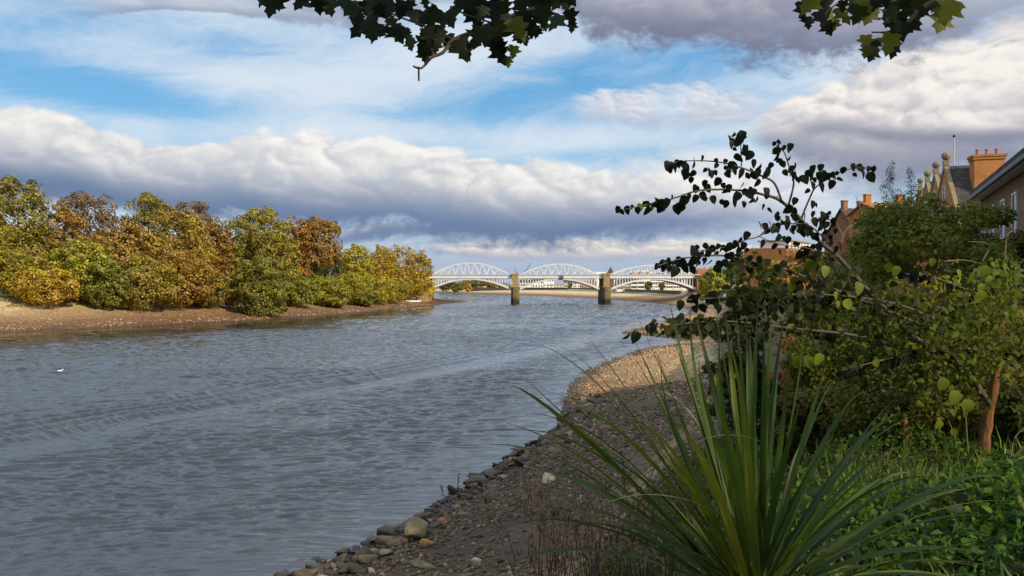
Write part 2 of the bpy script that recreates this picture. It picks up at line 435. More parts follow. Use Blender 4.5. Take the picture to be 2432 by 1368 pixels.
shade_silt = x.step(-24.0, -18.0)*(1.0 - z.step(1.2, 2.2))*(1.0 - (y + (n1-0.5)*9.0).step(44.0, 56.0))  # near-shore shade painted in as darker wet silt
c = mix(t, shade_silt*0.75, c, mix(t, n1.step(0.4, 0.6), (.050,.040,.030,1), (.085,.062,.042,1)))
c = mix(t, (n2-0.55).step(0.0, 0.16)*0.35*(1.0-(z/5.0).clamp()), c, (.05,.045,.03,1))
wet = 1.0 - (z + (n1-0.5)*0.5).step(0.05, 0.7)
b = principled(t, o, Base_Color=c, Roughness=0.92 - wet*0.45, Specular_IOR_Level=0.35)
fin(t, b.inputs['Normal'], bump(t, n3*0.6 + n2 + pv*0.4, 0.7, 0.18))
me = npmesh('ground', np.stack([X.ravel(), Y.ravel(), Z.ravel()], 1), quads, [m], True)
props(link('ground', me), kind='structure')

# the river: gently displaced near the camera, finer chop in the surface
m, t, o = material('river_water')
p = pos(t); x, y, z = sep(t, p)
dist = (x*x + y*y).pow(0.5)
pw = noise(t, vmath(t, 'MULTIPLY', p, (0.05, 0.05, 0)), 1.0, 3, 0.5, out='Color')
wxx, wyy, _ = sep(t, pw)
# wind chop, crests running across the stream
v0 = comb(t, x*0.20 + y*0.05 + wxx*1.2, y*0.52 - x*0.10 + wyy*2.0, 0.0)
c0 = noise(t, v0, 1.0, 7, 0.60, 0.35)
v1 = comb(t, x*0.62 + y*0.10 + wxx*2.0, y*1.55 - x*0.25 + wyy*4.0, 0.0)
c1 = noise(t, v1, 1.15, 5, 0.62, 0.5)
v2 = comb(t, x*1.9 + y*0.4, y*3.6 - x*0.7, 3.0)
c2 = noise(t, v2, 1.3, 3, 0.6, 0.4)
big = noise(t, comb(t, x*0.16, y*0.30, 0.0), 1.0, 3, 0.5)
# wake: long parallel swells left by a boat, running from the near left towards the bridge
A = np.array([-27.5, 40.7]); B = np.array([-6.0, 85.0]); dr_ = (B-A)/np.linalg.norm(B-A); nr_ = np.array([dr_[1], -dr_[0]])
across = (x - float(A[0]))*float(nr_[0]) + (y - float(A[1]))*float(nr_[1]) + (wxx-0.5)*3.0 + (x*0.0)
along = (x - float(A[0]))*float(dr_[0]) + (y - float(A[1]))*float(dr_[1])
bandw = (1.0 - (across + 1.6).abs().step(1.6, 5.2)) * along.step(-30.0, -5.0) * (1.0 - along.step(45.0, 75.0))
wk = ((across*3.1 + (c1-0.5)*2.6).sin()*0.5 + 0.5)
swell = wk*bandw
calm = big.step(0.35, 0.68)
far = dist.step(25.0, 110.0)
def crest(n_): return 1.0 - (n_*2.0 - 1.0).abs()
chop = crest(c1)*(far*0.05 + 0.020)*(calm*0.5 + 0.6)*(1.0 - bandw*0.55) + (c0 - 0.5)*(far*0.30 + 0.05)*(calm*0.6 + 0.45)*(1.0 - bandw*0.5) + crest(c2)*0.010
lee = t.nodes.new('ShaderNodeAttribute'); lee.attribute_name = 'lee'
hgt = chop*(E(t, lee.outputs['Fac'])*0.85 + 0.15)
n = t.nodes.new('ShaderNodeBump'); n.inputs['Strength'].default_value = 1.0; n.inputs['Distance'].default_value = 1.0
fin(t, n.inputs['Height'], hgt)
b = principled(t, o, Base_Color=(.012,.015,.019,1), Roughness=0.02, IOR=1.78, Specular_IOR_Level=0.5)
t.links.new(n.outputs[0], b.inputs['Normal'])
wx_ = np.unique(np.concatenate([np.linspace(-420, -120, 20), np.linspace(-120, -60, 60), np.linspace(-60, -34, 70), np.linspace(-34, 8, 280), np.linspace(8, 70, 90), np.linspace(70, 110, 10)]))
wy_ = np.unique(np.concatenate([np.linspace(-80, 14, 14), np.linspace(14, 45, 600), np.linspace(45, 75, 300), np.linspace(75, 140, 230), np.linspace(140, 380, 320), np.linspace(380, 900, 120)]))
X, Y = np.meshgrid(wx_, wy_); n_ = len(wx_)
u_ = X + 3*vnoise(X, Y, 6, 31); v_ = Y - X*.17 + 2.2*vnoise(X, Y, 5, 32)
def rip(lx, ly, sd):
    q = (vnoise(u_/lx, v_/ly, 1.0, sd)-.5)*1.75; return 1-np.abs(2*q)
edge_ = np.clip(seg_dist(X, Y, RIGHT)/6, 0.25, 1)*np.clip(seg_dist(X, Y, LEFT)/40, 0.10, 1)
fine_ = np.clip((110-Y)/40, 0, 1); mid_ = np.clip((Y-30)/40, 0, 1)*np.clip((160-Y)/50, 0, 1); far_ = np.clip((Y-90)/80, 0, 1)
gust = .58+.62*vnoise(X, Y*1.6, 14, 35)
Ac = (X-A[0])*nr_[0] + (Y-A[1])*nr_[1] + 2.4*(vnoise(X, Y, 9, 38)-.5) ; Al = (X-A[0])*dr_[0] + (Y-A[1])*dr_[1]
bw_ = np.exp(-((Ac+2.4)/4.2)**2)*np.clip((Al+30)/30, 0, 1)*np.clip((70-Al)/35, 0, 1)
calm_ = np.exp(-((Ac-3.4)/(1.7+np.clip(Al-20, 0, 99)*.06))**2)*np.clip((Al+20)/30, 0, 1)*np.clip((150-Al)/40, 0, 1)
Z = ((rip(1.5, .46, 33)*.085 + rip(.85, .27, 34)*.085)*fine_ + rip(.55, .17, 42)*.060*np.clip((50-Y)/20, 0, 1) + rip(4.5, 1.7, 36)*.04*np.clip((200-Y)/80, 0, 1) + (rip(1.2, .50, 43)*.11 + rip(1.9, .74, 37)*.14)*mid_ + (rip(3.0, 1.4, 39)*.34 + rip(7, 3.0, 40)*.12)*far_)*gust*edge_*(1-.6*bw_)*(1-.75*calm_)
Z = Z + (np.sin(Ac*3.3 + 1.6*(vnoise(X, Y, 2.5, 41)-.5))*.22 + np.exp(-((Ac-.4)/.8)**2)*.2)*bw_ - .10*edge_
i = (np.arange(len(wy_)-1)[:, None]*n_ + np.arange(n_-1)[None, :]).ravel()
me = npmesh('river', np.stack([X.ravel(), Y.ravel(), Z.ravel()], 1), np.stack([i, i+1, i+1+n_, i+n_], 1), [m], True)
at_ = me.attributes.new('lee', 'FLOAT', 'POINT'); at_.data.foreach_set('value', (edge_*(1-.8*calm_)).ravel().astype(np.float32))
props(link('river', me), kind='structure')
# ------------------------------------------------------------------ railway bridge
def paint(name, col, rough=0.55, wear=0.25, sc=0.8):
    m, t, o = material(name)
    p = pos(t); n = noise(t, p, sc, 5, 0.6)
    c = mix(t, (n-0.45).step(0.0, 0.3)*wear, tuple(col)+(1,), tuple(k*0.55 for k in col)+(1,))
    principled(t, o, Base_Color=c, Roughness=rough)
    return m
def masonry(name, col, mortar, bw=0.45, bh=0.15, vary=0.35, sc=1.0, tide=False):
    """Coursed brick or stone on upright faces of any heading."""
    m, t, o = material(name)
    p = pos(t); x, y, z = sep(t, p)
    g = t.nodes.new('ShaderNodeNewGeometry'); gx_, gy_, gz_ = sep(t, E(t, g.outputs['True Normal']))
    u = x*gy_ - y*gx_
    bk = t.nodes.new('ShaderNodeTexBrick')
    fin(t, bk.inputs['Vector'], comb(t, u, z, 0.0)); bk.inputs['Scale'].default_value = 1.0
    bk.inputs['Brick Width'].default_value = bw; bk.inputs['Row Height'].default_value = bh; bk.inputs['Mortar Size'].default_value = bh*0.07
    bk.inputs['Color1'].default_value = tuple(col)+(1,); bk.inputs['Color2'].default_value = tuple(k*(1-vary) for k in col)+(1,); bk.inputs['Mortar'].default_value = tuple(mortar)+(1,)
    n = noise(t, p, 0.7*sc, 6, 0.65)
    bc = E(t, bk.outputs['Color'])
    if tide: bc = mix(t, 1.0 - (z + noise(t, p, 0.5, 4, 0.6)*2.5).step(2.6, 4.2), bc, (.045,.040,.022,1))
    c = mix(t, 0.7, bc, ramp(t, n, [(0.25, (.55,.52,.48)), (0.55, (1,1,1)), (0.8, (1.25,1.2,1.1))]), 'MULTIPLY')
    b = principled(t, o, Base_Color=c, Roughness=0.9, Specular_IOR_Level=0.2)
    return m
def plain(name, col, rough=0.8, n_amt=0.35, sc=1.5, metal=0.0):
    m, t, o = material(name)
    n = noise(t, pos(t), sc, 5, 0.6)
    c = mix(t, n_amt, tuple(col)+(1,), ramp(t, n, [(0.3, tuple(k*0.45 for k in col)), (0.7, tuple(min(1, k*1.5) for k in col))]))
    principled(t, o, Base_Color=c, Roughness=rough, Metallic=metal)
    return m
M_white = paint('white_bridge_paint', (.66,.67,.67), wear=.45, sc=.5)
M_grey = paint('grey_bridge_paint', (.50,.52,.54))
M_stone = masonry('yellow_pier_stone', (.46,.33,.15), (.24,.18,.10), 1.3, 0.55, 0.3)
M_wetstone = masonry('weedy_pier_stone', (.26,.20,.10), (.13,.11,.06), 1.3, 0.55, 0.45, tide=True)
M_redbrick = masonry('red_brick', (.36,.15,.075), (.25,.2,.15))
M_darkiron = plain('dark_iron', (.05,.05,.05), 0.6)
BD = 326.0
S_ = F/BD
def bx(px): return (px-CX)/S_
def bz(py): return H-(py-HY)/S_
root = thing('railway_bridge', 'white iron railway bridge with three bowed truss spans crossing the river on stone piers', 'bridge', (0, BD, 0))
zt, zb = bz(651.5), bz(660.5)
spans = [(bx(1022), bx(1213)), (bx(1235), bx(1424)), (bx(1452), bx(1652))]
YN, YF = 0.0, 13.0                       # near and far faces, relative to the bridge's own origin
for k, (x0, x1) in enumerate(spans):
    w = x1-x0; xm = (x0+x1)/2
    d = MB()
    for yy in (YN-0.25, YF-0.25):
        d.box((x0-1.6, yy, zb), (x1+1.6, yy+0.5, zt-0.25))
        d.box((x0-1.6, yy-0.35, zt-0.25), (x1+1.6, yy+0.85, zt))           # top flange
        d.box((x0-1.6, yy-0.2, zb-0.12), (x1+1.6, yy+0.7, zb+0.12))
    d.box((x0-1.6, YN+0.6, zb+0.3), (x1+1.6, YF-0.6, zb+0.7))
    deck = d.build('deck_girder', M_white, root)
    # flat cast-iron arch under the deck: springs low at the piers, meets the girder at mid span
    zs = bz(683.0); zc = zb-0.15
    for yy in (YN-0.15, YF-0.35):
        a = MB(); N = 24; rise = zc-zs
        def za(u): return zs + rise*(1-(2*u-1)**2)
        up, lo = [], []
        for i in range(N+1):
            u = i/N; th = 1.15 - 0.55*math.sin(math.pi*u)
            up.append((x0+w*u, min(za(u), zc))); lo.append((x0+w*u, za(u)-th))
        for i in range(N):
            a.prism([lo[i], lo[i+1], up[i+1], up[i]], yy, yy+0.5)
        a.build('arch_rib', M_white, root)
        nsp = 30
        for i in range(1, nsp):
            u = i/nsp
            if za(u) < zb-0.25: MB().box((x0+w*u-0.20, yy+0.1, za(u)-0.05), (x0+w*u+0.20, yy+0.4, zb-0.12)).build('spandrel_post', M_white, root)
    # bowed trusses above
    ztop = bz(625.5 + 2.6*k); base = zt
    for j, yy in enumerate((YN+1.6, YF-2.6)):
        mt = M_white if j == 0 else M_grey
        t_ = MB(); N = 28; xa, xb = x0+1.0, x1-1.0; ww = xb-xa
        def zt_(u): return base + (ztop-base)*(1-abs(2*u-1)**2.0)
        for i in range(N):
            u0, u1 = i/N, (i+1)/N
            q = [(xa+ww*u0, zt_(u0)-0.05), (xa+ww*u1, zt_(u1)-0.05), (xa+ww*u1, zt_(u1)+0.42), (xa+ww*u0, zt_(u0)+0.42)]
            t_.prism(q, yy, yy+0.7)
        tr = t_.build('bowed_chord', mt, root)
        nb = 8
        for i in range(nb):
            u0 = (i+0.5)/nb; um = 0.09+0.82*(i+0.5)/nb
            xt = xa+ww*um; hh = zt_(um)
            hw = ww*0.40/nb
            for sgn in (-1, 1):
                q0 = np.array([xt+sgn*hw, yy+0.2, base-0.05]); q1 = np.array([xt+sgn*0.15, yy+0.2, hh])
                dx = 0.15
                MB().prism([(q0[0]-dx, q0[2]), (q0[0]+dx, q0[2]), (q1[0]+dx, q1[2]), (q1[0]-dx, q1[2])], yy+0.1, yy+0.5).build('brace', mt, tr)
    for i in range(5):                  # portal bracing between the two bows
        u = 0.3+0.1*i; zz_ = base + (ztop-base)*(1-abs(2*u-1)**2)
        MB().box((x0+w*u-0.15, YN+2.3, zz_+0.1), (x0+w*u+0.15, YF-2.6, zz_+0.4)).build('cross_beam', M_grey, root)
def pier(xa, xb, name='pier'):
    xm = (xa+xb)/2; hw = (xb-xa)/2
    b = MB()
    for (z0, z1, a, y0, y1) in ((-2.0, 7.2, hw+0.15, -2.2, 16.5), ):
        poly = [(-a, y0+1.2), (-a*0.45, y0), (a*0.45, y0), (a, y0+1.2), (a, y1-1.2), (a*0.45, y1), (-a*0.45, y1), (-a, y1-1.2)]
        V = [(xm+p_[0]*1.06, p_[1], z0) for p_ in poly] + [(xm+p_[0], p_[1], z1) for p_ in poly]
        n_ = 8
        b.add(V, [tuple(range(n_-1, -1, -1)), tuple(range(n_, 2*n_))] + [(i, (i+1) % n_, (i+1) % n_+n_, i+n_) for i in range(n_)])
    pr = b.build(name, M_wetstone, root)
    c = MB(); c.box((xm-hw*0.82, -1.6, 7.2), (xm+hw*0.82, 15.8, bz(653.5)))
    c.box((xm-hw-0.1, -1.9, 7.0), (xm+hw+0.1, 16.1, 7.45))
    c.build('upper_block', M_stone, pr)
    c = MB(); c.box((xm-hw*0.95, -1.8, bz(653.5)), (xm+hw*0.95, 16.0, bz(650.5))); c.box((xm-hw*0.8, -1.5, bz(650.5)), (xm+hw*0.8, 15.7, bz(648.8)))
    c.build('cap', M_stone, pr)
pier(bx(1214.5), bx(1232.5)); pier(bx(1431), bx(1449.5))
a = MB(); a.box((bx(988), -1.5, 0.2), (bx(1021), 16, bz(654))); ab = a.build('abutment', M_stone, root)
a = MB(); a.box((bx(986), -1.8, bz(654)), (bx(1023), 16.3, bz(647))); a.build('parapet', M_redbrick, ab)
a = MB(); a.box((bx(1653), -1.5, 0.2), (bx(1674), 16, bz(656))); ab = a.build('abutment', M_redbrick, root, 'red brick abutment')
a = MB(); a.box((bx(1651.5), -1.8, bz(656)), (bx(1676), 16.3, bz(653))); a.build('parapet', M_redbrick, ab)
a = MB(); a.box((bx(1329), -0.9, bz(662.5)), (bx(1338), -0.3, bz(658.5)))
for q in (1329.5, 1333.5, 1337.5): a.box((bx(q)-0.12, -0.8, bz(658.5)), (bx(q)+0.12, -0.6, bz(653)))
a.build('signal_board', M_darkiron, root)
# ------------------------------------------------------------------ foliage
def leaf_material(name, rough=0.55, trans=0.35, vary=0.5, noise_sc=0.35, hue=0.03, spec=0.25):
    """Leaves tinted by the object's own colour, each leaf a little different, patches of warmer and greener leaf."""
    m, t, o = material(name)
    oi = E(t, t.nodes.new('ShaderNodeObjectInfo').outputs['Color'])
    g = t.nodes.new('ShaderNodeNewGeometry'); r = E(t, g.outputs['Random Per Island'])
    n = noise(t, E(t, g.outputs['Position']), noise_sc, 3, 0.6)
    hs = t.nodes.new('ShaderNodeHueSaturation'); fin(t, hs.inputs['Color'], oi)
    fin(t, hs.inputs['Hue'], (r - 0.5)*hue*1.2 + (n - 0.5)*hue*3.0 + 0.5)
    fin(t, hs.inputs['Saturation'], (n - 0.5)*0.3 + 1.0)
    r2 = (r*7.31)._m('FRACT')
    fin(t, hs.inputs['Value'], (r2 - 0.5)*2.0*vary + 1.0 + (n - 0.5)*0.7)
    c = E(t, hs.outputs[0])
    b = principled(t, None, Base_Color=c, Roughness=rough, Specular_IOR_Level=spec)
    tr = t.nodes.new('ShaderNodeBsdfTranslucent'); fin(t, tr.inputs['Color'], mix(t, 1.0, c, (1.5, 1.55, 0.7, 1), 'MULTIPLY'))
    mx = t.nodes.new('ShaderNodeMixShader'); mx.inputs[0].default_value = trans
    t.links.new(b.outputs[0], mx.inputs[1]); t.links.new(tr.outputs[0], mx.inputs[2]); t.links.new(mx.outputs[0], o.inputs[0])
    return m
M_leaf = leaf_material('autumn_foliage', noise_sc=0.22, vary=0.55, hue=0.018, trans=0.15)
M_nearleaf = leaf_material('near_foliage', noise_sc=1.1, trans=0.4, vary=0.45, hue=0.035, spec=0.12, rough=0.5)
M_bark = plain('bark', (.09,.065,.045), 0.9, 0.5, 3.0)

# a leaf spray seen from afar: an uneven bent blade of two faces
T_SPRAY = (np.array([(-.5,-.12,.02),(-.1,-.42,-.06),(.48,-.2,.05),(.55,.25,-.05),(.05,.45,.04),(-.42,.30,-.05)]), [np.array([(0,1,2,3)]), np.array([(0,3,4,5)])])
def oval(w=0.72, n=5, droop=0.18, fold=0.10, tip=1.12):
    """A leaf along +x from its stalk: two halves folded on the midrib, drooping to the tip."""
    V, Q = [], []
    for i in range(n+1):
        u = i/n
        hw = w*0.5*max(0, 1-(2*u**.9-1)**2)**.5*(1.08-.3*u) if 0 < u < 1 else 0.0
        x = u*tip if u > 0.9 else u
        zc = -droop*u*u
        V += [(x, -hw, zc+fold*hw), (x, 0, zc), (x, hw, zc+fold*hw)]
    for i in range(n):
        a, b = i*3, i*3+3
        Q += [(a, b, b+1, a+1), (a+1, b+1, b+2, a+2)]
    return np.array(V), [np.array(Q)]
T_OVAL = oval(0.80, 4, 0.22, 0.3)
T_ROUND = oval(0.86, 7, 0.30, 0.25, 1.10)
T_SLIM = oval(0.34, 3, 0.25, 0.3)
def unit(v): return v/(np.linalg.norm(v, axis=-1, keepdims=True)+1e-9)
def frames(n, twist=None):
    """Rotation matrices whose third axis is n and whose first axis is random (or nearest to twist)."""
    n = unit(n)
    a = rng.normal(size=n.shape) if twist is None else twist
    x = unit(a - (a*n).sum(1, keepdims=True)*n)
    return np.stack([x, np.cross(n, x), n], 2)
def scatter_mesh(name, pts, R, size, tmpl, mat, sy=None):
    V0, F0 = tmpl
    V = V0[None]*size[:, None, None]
    V = np.einsum('nij,nkj->nki', R, V) + pts[:, None, :]
    k = len(V0); off = (np.arange(len(pts))*k)
    Fs = [(f[None] + off[:, None, None]).reshape(-1, f.shape[1]) for f in F0]
    return npmesh(name, V.reshape(-1, 3), Fs, [mat])
def rand_dir(n):
    return unit(rng.normal(size=(n, 3)))
def lobes_points(lobes, n, fill=0.10, thick=0.16, up=0.2, rough=0.45):
    """Leaf places and normals over a set of (centre, radii) lobes; leaves buried deep in another lobe are dropped."""
    w = np.array([(r[0]*r[1]+r[0]*r[2]+r[1]*r[2]) for c, r in lobes]); w = w/w.sum()
    out_p, out_n = [], []
    for (c, r), k in zip(lobes, (w*n*1.6).astype(int)+1):
        d = rand_dir(k)
        rad = 1.0 - np.abs(rng.normal(size=k))*thick
        inner = rng.random(k) < fill
        rad[inner] = rng.random(inner.sum())**0.4
        rad = np.clip(rad, 0.1, 1.12)
        p = np.array(c) + d*rad[:, None]*np.array(r)
        out_p.append(p); out_n.append(unit(d/np.array(r))*1.0)
    p = np.concatenate(out_p); nn = np.concatenate(out_n)
    deep = np.zeros(len(p), bool)
    for c, r in lobes:
        q = (((p-np.array(c))/np.array(r))**2).sum(1)
        deep |= q < 0.42
    keep = ~deep | (rng.random(len(p)) < 0.10)
    p, nn = p[keep], nn[keep]
    if len(p) > n:
        s = rng.choice(len(p), n, replace=False); p, nn = p[s], nn[s]
    nn = unit(nn + rand_dir(len(p))*rough + np.array([0, 0, up]))
    return p, nn
def tree_lobes(rx, ry, z0, z1, k, shape='dome', lr=(0.30, 0.46), seedless=None):
    """Lobes filling an uneven crown between heights z0 and z1 (local coordinates, trunk at 0,0)."""
    L = []
    hz = (z1-z0)/2; zc = (z0+z1)/2
    for i in range(k):
        a = rng.random()*2*math.pi
        dz = rng.uniform(-0.85, 1.0)
        hr = (1-abs(dz)**2.7)**(1/2.3) if shape == 'dome' else (1-dz)/1.6
        s = rng.uniform(*lr); r0 = (rx+ry)/2*s
        f = max(0.0, hr - s*0.75)*rng.uniform(.80, 1.14)
        c = (math.cos(a)*rx*f, math.sin(a)*ry*f, zc + dz*(hz-r0*0.75))
        L.append((c, (r0*rng.uniform(.9, 1.25), r0*rng.uniform(.9, 1.25), r0*rng.uniform(.62, .85))))
    return L
def trunk_mesh(h, r, spread, limbs=5, lean=(0, 0)):
    b = MB()
    pts = [(lean[0]*u*h*0.5 + .15*math.sin(3*u+r*50), lean[1]*u*h*0.5 + .12*math.sin(4*u), h*u-0.6) for u in (0, .1, .3, .55, .8)]
    b.tube(pts, [r*1.35, r, r*.8, r*.6, r*.3], 8)
    for i in range(limbs):
        a = 2*math.pi*i/limbs + rng.random(); u = rng.uniform(.28, .6)
        p0 = np.array([lean[0]*u*h*.5, lean[1]*u*h*.5, h*u-0.6]); L = spread*rng.uniform(.5, .8)
        p1 = p0 + np.array([math.cos(a)*L*.5, math.sin(a)*L*.5, h*.14]); p2 = p0 + np.array([math.cos(a)*L, math.sin(a)*L, h*.26])
        b.tube([p0, p1, p2], [r*.45, r*.3, r*.12], 6)
    return b
def tree(name, label, cat, base, h, rx, ry, color, n=7000, leaf=0.42, z0=None, k=26, group=None, shape='dome', mat=None, sparse=False, trunk_r=None, lr=(0.30, 0.46), tmpl=None, up=0.2, thick=0.16, fill=0.10):
    root = thing(name, label, cat, base, group)
    z0 = h*0.04 if z0 is None else z0
    L = tree_lobes(rx, ry, z0, h, k, shape, lr)
    L.append(((0, 0, (z0+h)/2), (rx*.72, ry*.72, (h-z0)*.40)))
    L.append(((0, 0, z0+(h-z0)*.32), (rx*.86, ry*.8, (h-z0)*.30)))
    p, nn = lobes_points(L, n, up=up, thick=thick, fill=fill)
    p = p + np.stack([vnoise(p[:, 0]+9*i, p[:, 2]*1.3+p[:, 1], 1.6, 50+i)-.5 for i in range(3)], 1)*min(1.6, rx*.32)
    size = leaf*rng.uniform(.6, 1.35, len(p))
    me = scatter_mesh('crown', p, frames(nn), size, tmpl or T_SPRAY, mat or M_leaf)
    link('crown', me, root, color=color)
    tr = trunk_r or max(0.08, h*0.018)
    trunk_mesh(h*0.92, tr, (rx+ry)/2, 5).build('trunk', M_bark, root)
    return root
def ltree(px, ptop, half, d, color, label, name='tree', cat='tree', pbase=None, **kw):
    """A tree whose top and half width are read off the photograph at a known distance."""
    q = P(px, ptop, d); zb_ = zland(q[0], d)
    h = q[2]-zb_; rx = half/F*d
    kw.setdefault('ry', rx*0.9)
    color = tuple(c*q for c, q in zip(color, (1.46, 1.50, 1.12))); kw['k'] = int(kw.get('k', 26)*2.1); kw['lr'] = (.17, .31); kw['n'] = int(kw.get('n', 7000)*1.45)
    return tree(name, label, cat, (q[0], d, zb_), h, rx, kw.pop('ry'), color, **kw)
G1 = 'trees of the wood on the far left bank'
OL = (.160,.128,.026); YG = (.195,.155,.025); GO = (.285,.190,.026); OB = (.20,.112,.028); BR = (.17,.10,.035); PU = (.145,.092,.058); DG = (.085,.085,.022); RD = (.215,.108,.034)
# back row, tall
ltree(42, 413, 78, 176, OL, 'tallest olive green tree with a pointed top at the left edge of the wood', n=10000, group=G1, shape='dome', k=30)
ltree(-70, 440, 90, 165, YG, 'olive tree cut by the left edge of the photo beyond the pointed tree', n=5000, group=G1)
ltree(212, 443, 84, 196, PU, 'round thin brown purple crown behind the yellow green tree', n=14000, group=G1, leaf=0.36, thick=0.3)
ltree(352, 456, 66, 198, OL, 'olive domed tree between the two brown purple crowns', n=9000, group=G1)
ltree(455, 462, 58, 212, PU, 'nearly bare purple brown domed crown behind the orange olive tree', n=9000, leaf=0.32, group=G1, thick=0.32)
ltree(150, 480, 70, 186, OB, 'brown tree filling the dip beside the pointed olive tree', n=7000, group=G1)
ltree(425, 490, 82, 184, (.23,.155,.03), 'broad orange olive tree standing in front of the bare purple crown', n=11000, group=G1, k=32)
ltree(300, 520, 80, 180, (.22,.13,.035), 'wide copper brown tree under the olive domed tree', n=9000, group=G1)
ltree(500, 522, 52, 200, OB, 'rust brown tree at the right shoulder of the broad orange olive tree', n=7500, group=G1)
ltree(628, 484, 64, 222, (.20,.16,.03), 'big olive yellow tree with the highest dome in the middle of the wood', n=11000, group=G1, k=32)
ltree(565, 510, 58, 215, OL, 'olive tree with flat shoulders left of the highest middle dome', n=8500, group=G1)
ltree(650, 540, 62, 205, YG, 'yellow green tree bulging out below the highest middle dome', n=8500, group=G1)
ltree(700, 513, 46, 232, RD, 'rusty orange crown between the middle dome and the copper tree', n=7500, group=G1)
ltree(752, 512, 62, 238, OB, 'large copper brown round tree at the right end of the tall trees', n=11000, group=G1, k=30, z0=8.5)
ltree(845, 578, 46, 268, (.26,.21,.03), 'yellow olive tree just right of the copper tree', n=6500, group=G1)
ltree(900, 580, 44, 284, GO, 'golden tree in the low row before the bridge', n=6500, group=G1)
ltree(948, 578, 46, 296, (.27,.18,.03), 'orange gold tree in the low row beside the bridge end', n=6500, group=G1)
ltree(990, 590, 36, 308, (.25,.175,.03), 'last rounded golden tree of the wood above the bridge abutment', n=5500, group=G1)
ltree(1019, 612, 17, 345, YG, 'small yellow green tree behind the left bridge end', n=2500, group=G1)
# second row behind, closing the gaps
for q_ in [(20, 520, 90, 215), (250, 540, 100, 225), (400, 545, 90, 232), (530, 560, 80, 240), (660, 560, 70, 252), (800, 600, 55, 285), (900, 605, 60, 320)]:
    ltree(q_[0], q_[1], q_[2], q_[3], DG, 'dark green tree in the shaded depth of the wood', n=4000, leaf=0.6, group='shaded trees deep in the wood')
# front row: trees and bushes at the top of the beach
G2 = 'bushes along the foot of the wood'
_lt = ltree
def ltree(px, ptop, half, d, color, label, *a, **k):
    k['n'] = int(k.get('n', 5000)*1.25); return _lt(px, ptop, half*1.18, d, color, label, *a, **k)
ltree(30, 588, 62, 160, YG, 'yellow green bush tree at the left edge below the pointed olive tree', n=6000, leaf=0.36, group=G2, z0=0.5)
ltree(112, 632, 62, 157, GO, 'golden yellow bush at the top of the beach near the left edge', 'bush', 'bush', n=6000, leaf=0.32, group=G2, z0=0.3)
ltree(190, 560, 62, 165, (.215,.19,.03), 'tall yellow green bush tree right of the golden bush', n=7500, leaf=0.36, group=G2, z0=0.5)
ltree(268, 610, 58, 164, (.15,.145,.03), 'dull green tree reaching the beach under the copper brown tree', n=6500, leaf=0.36, group=G2, z0=0.3)
ltree(345, 600, 62, 167, (.20,.15,.03), 'olive brown tree over the sandiest part of the beach', n=7000, leaf=0.36, group=G2, z0=0.3)
ltree(430, 590, 66, 175, (.23,.14,.032), 'orange brown tree hanging low above the beach', n=8000, leaf=0.36, group=G2, z0=0.3)
ltree(505, 640, 50, 183, (.17,.13,.03), 'brown green bush right of the low hanging orange tree', 'bush', 'bush', n=5000, leaf=0.36, group=G2, z0=0.2)
ltree(552, 655, 24, 188, (.28,.23,.03), 'small bright yellow bush in the shadow beside the willow', 'bush', 'bush', n=2200, leaf=0.32, group=G2, z0=0.2)
ltree(622, 600, 56, 184, (.14,.125,.026), 'drooping dark olive willow leaning over the beach', 'willow_tree', 'tree', n=9500, leaf=0.36, group=G2, z0=-1.2, k=30)
hb = [(715, 655, 38, 212, (.15,.15,.025), 'dark green hedge bush next to the willow'), (775, 652, 44, 228, (.19,.17,.026), 'green gold hedge bush below the copper tree'), (835, 645, 44, 245, (.22,.18,.026), 'gold green hedge bush below the yellow olive tree'), (895, 655, 40, 262, (.25,.20,.026), 'bright gold hedge bush nearer the bridge'), (935, 662, 34, 278, (.20,.17,.028), 'last green gold hedge bush before the abutment'),
      (868, 690, 26, 246, (.13,.12,.03), 'low dark bush on the slope below the gold hedge'), (800, 688, 26, 228, (.16,.14,.03), 'low green bush at the sand edge under the hedge')]
for (a_, b_, c_, d_, e_, f_) in hb:
    ltree(a_, b_, c_, d_, e_, f_, 'hedge_bush', 'bush', n=5000, leaf=0.36, group=G2, z0=0.2)
ltree(748, 628, 22, 240, (.20,.24,.04), 'small light green sapling between the shaded trunks', 'sapling', 'tree', n=2500, leaf=0.34, group=G2, z0=1.5)
ltree(1006, 654, 24, 318, (.42,.31,.025), 'bright yellow round bush in front of the left bridge abutment', 'yellow_bush', 'bush', n=4500, leaf=0.34, z0=0.2)
ltree = _lt
# bare trunks in the shadow under the copper tree
for q_ in ((718, 236, 'pale bare trunk in the shade left of the light sapling'), (782, 243, 'pale bare trunk in the shade right of the light sapling')):
    a_ = P(q_[0], 660, q_[1]); b = MB(); z_ = zland(a_[0], a_[1])
    b.tube([(0, 0, -.3), (.1, 0, 3), (-.1, .1, 7), (.2, 0, 11)], [.45, .38, .32, .22], 8)
    r_ = thing('bare_tree', q_[2], 'tree', (a_[0], a_[1], z_)); b.build('trunk', plain('pale_bark', (.20,.17,.14), 0.9) if 'pale_bark' not in MATS else MATS['pale_bark'], r_)
    b2 = MB(); b2.tube([(0, 0, 8), (1.6, .3, 11.5)], [.2, .08], 6); b2.tube([(0, 0, 7), (-1.7, .3, 10.5)], [.2, .08], 6); b2.build('limb', MATS['pale_bark'], r_)
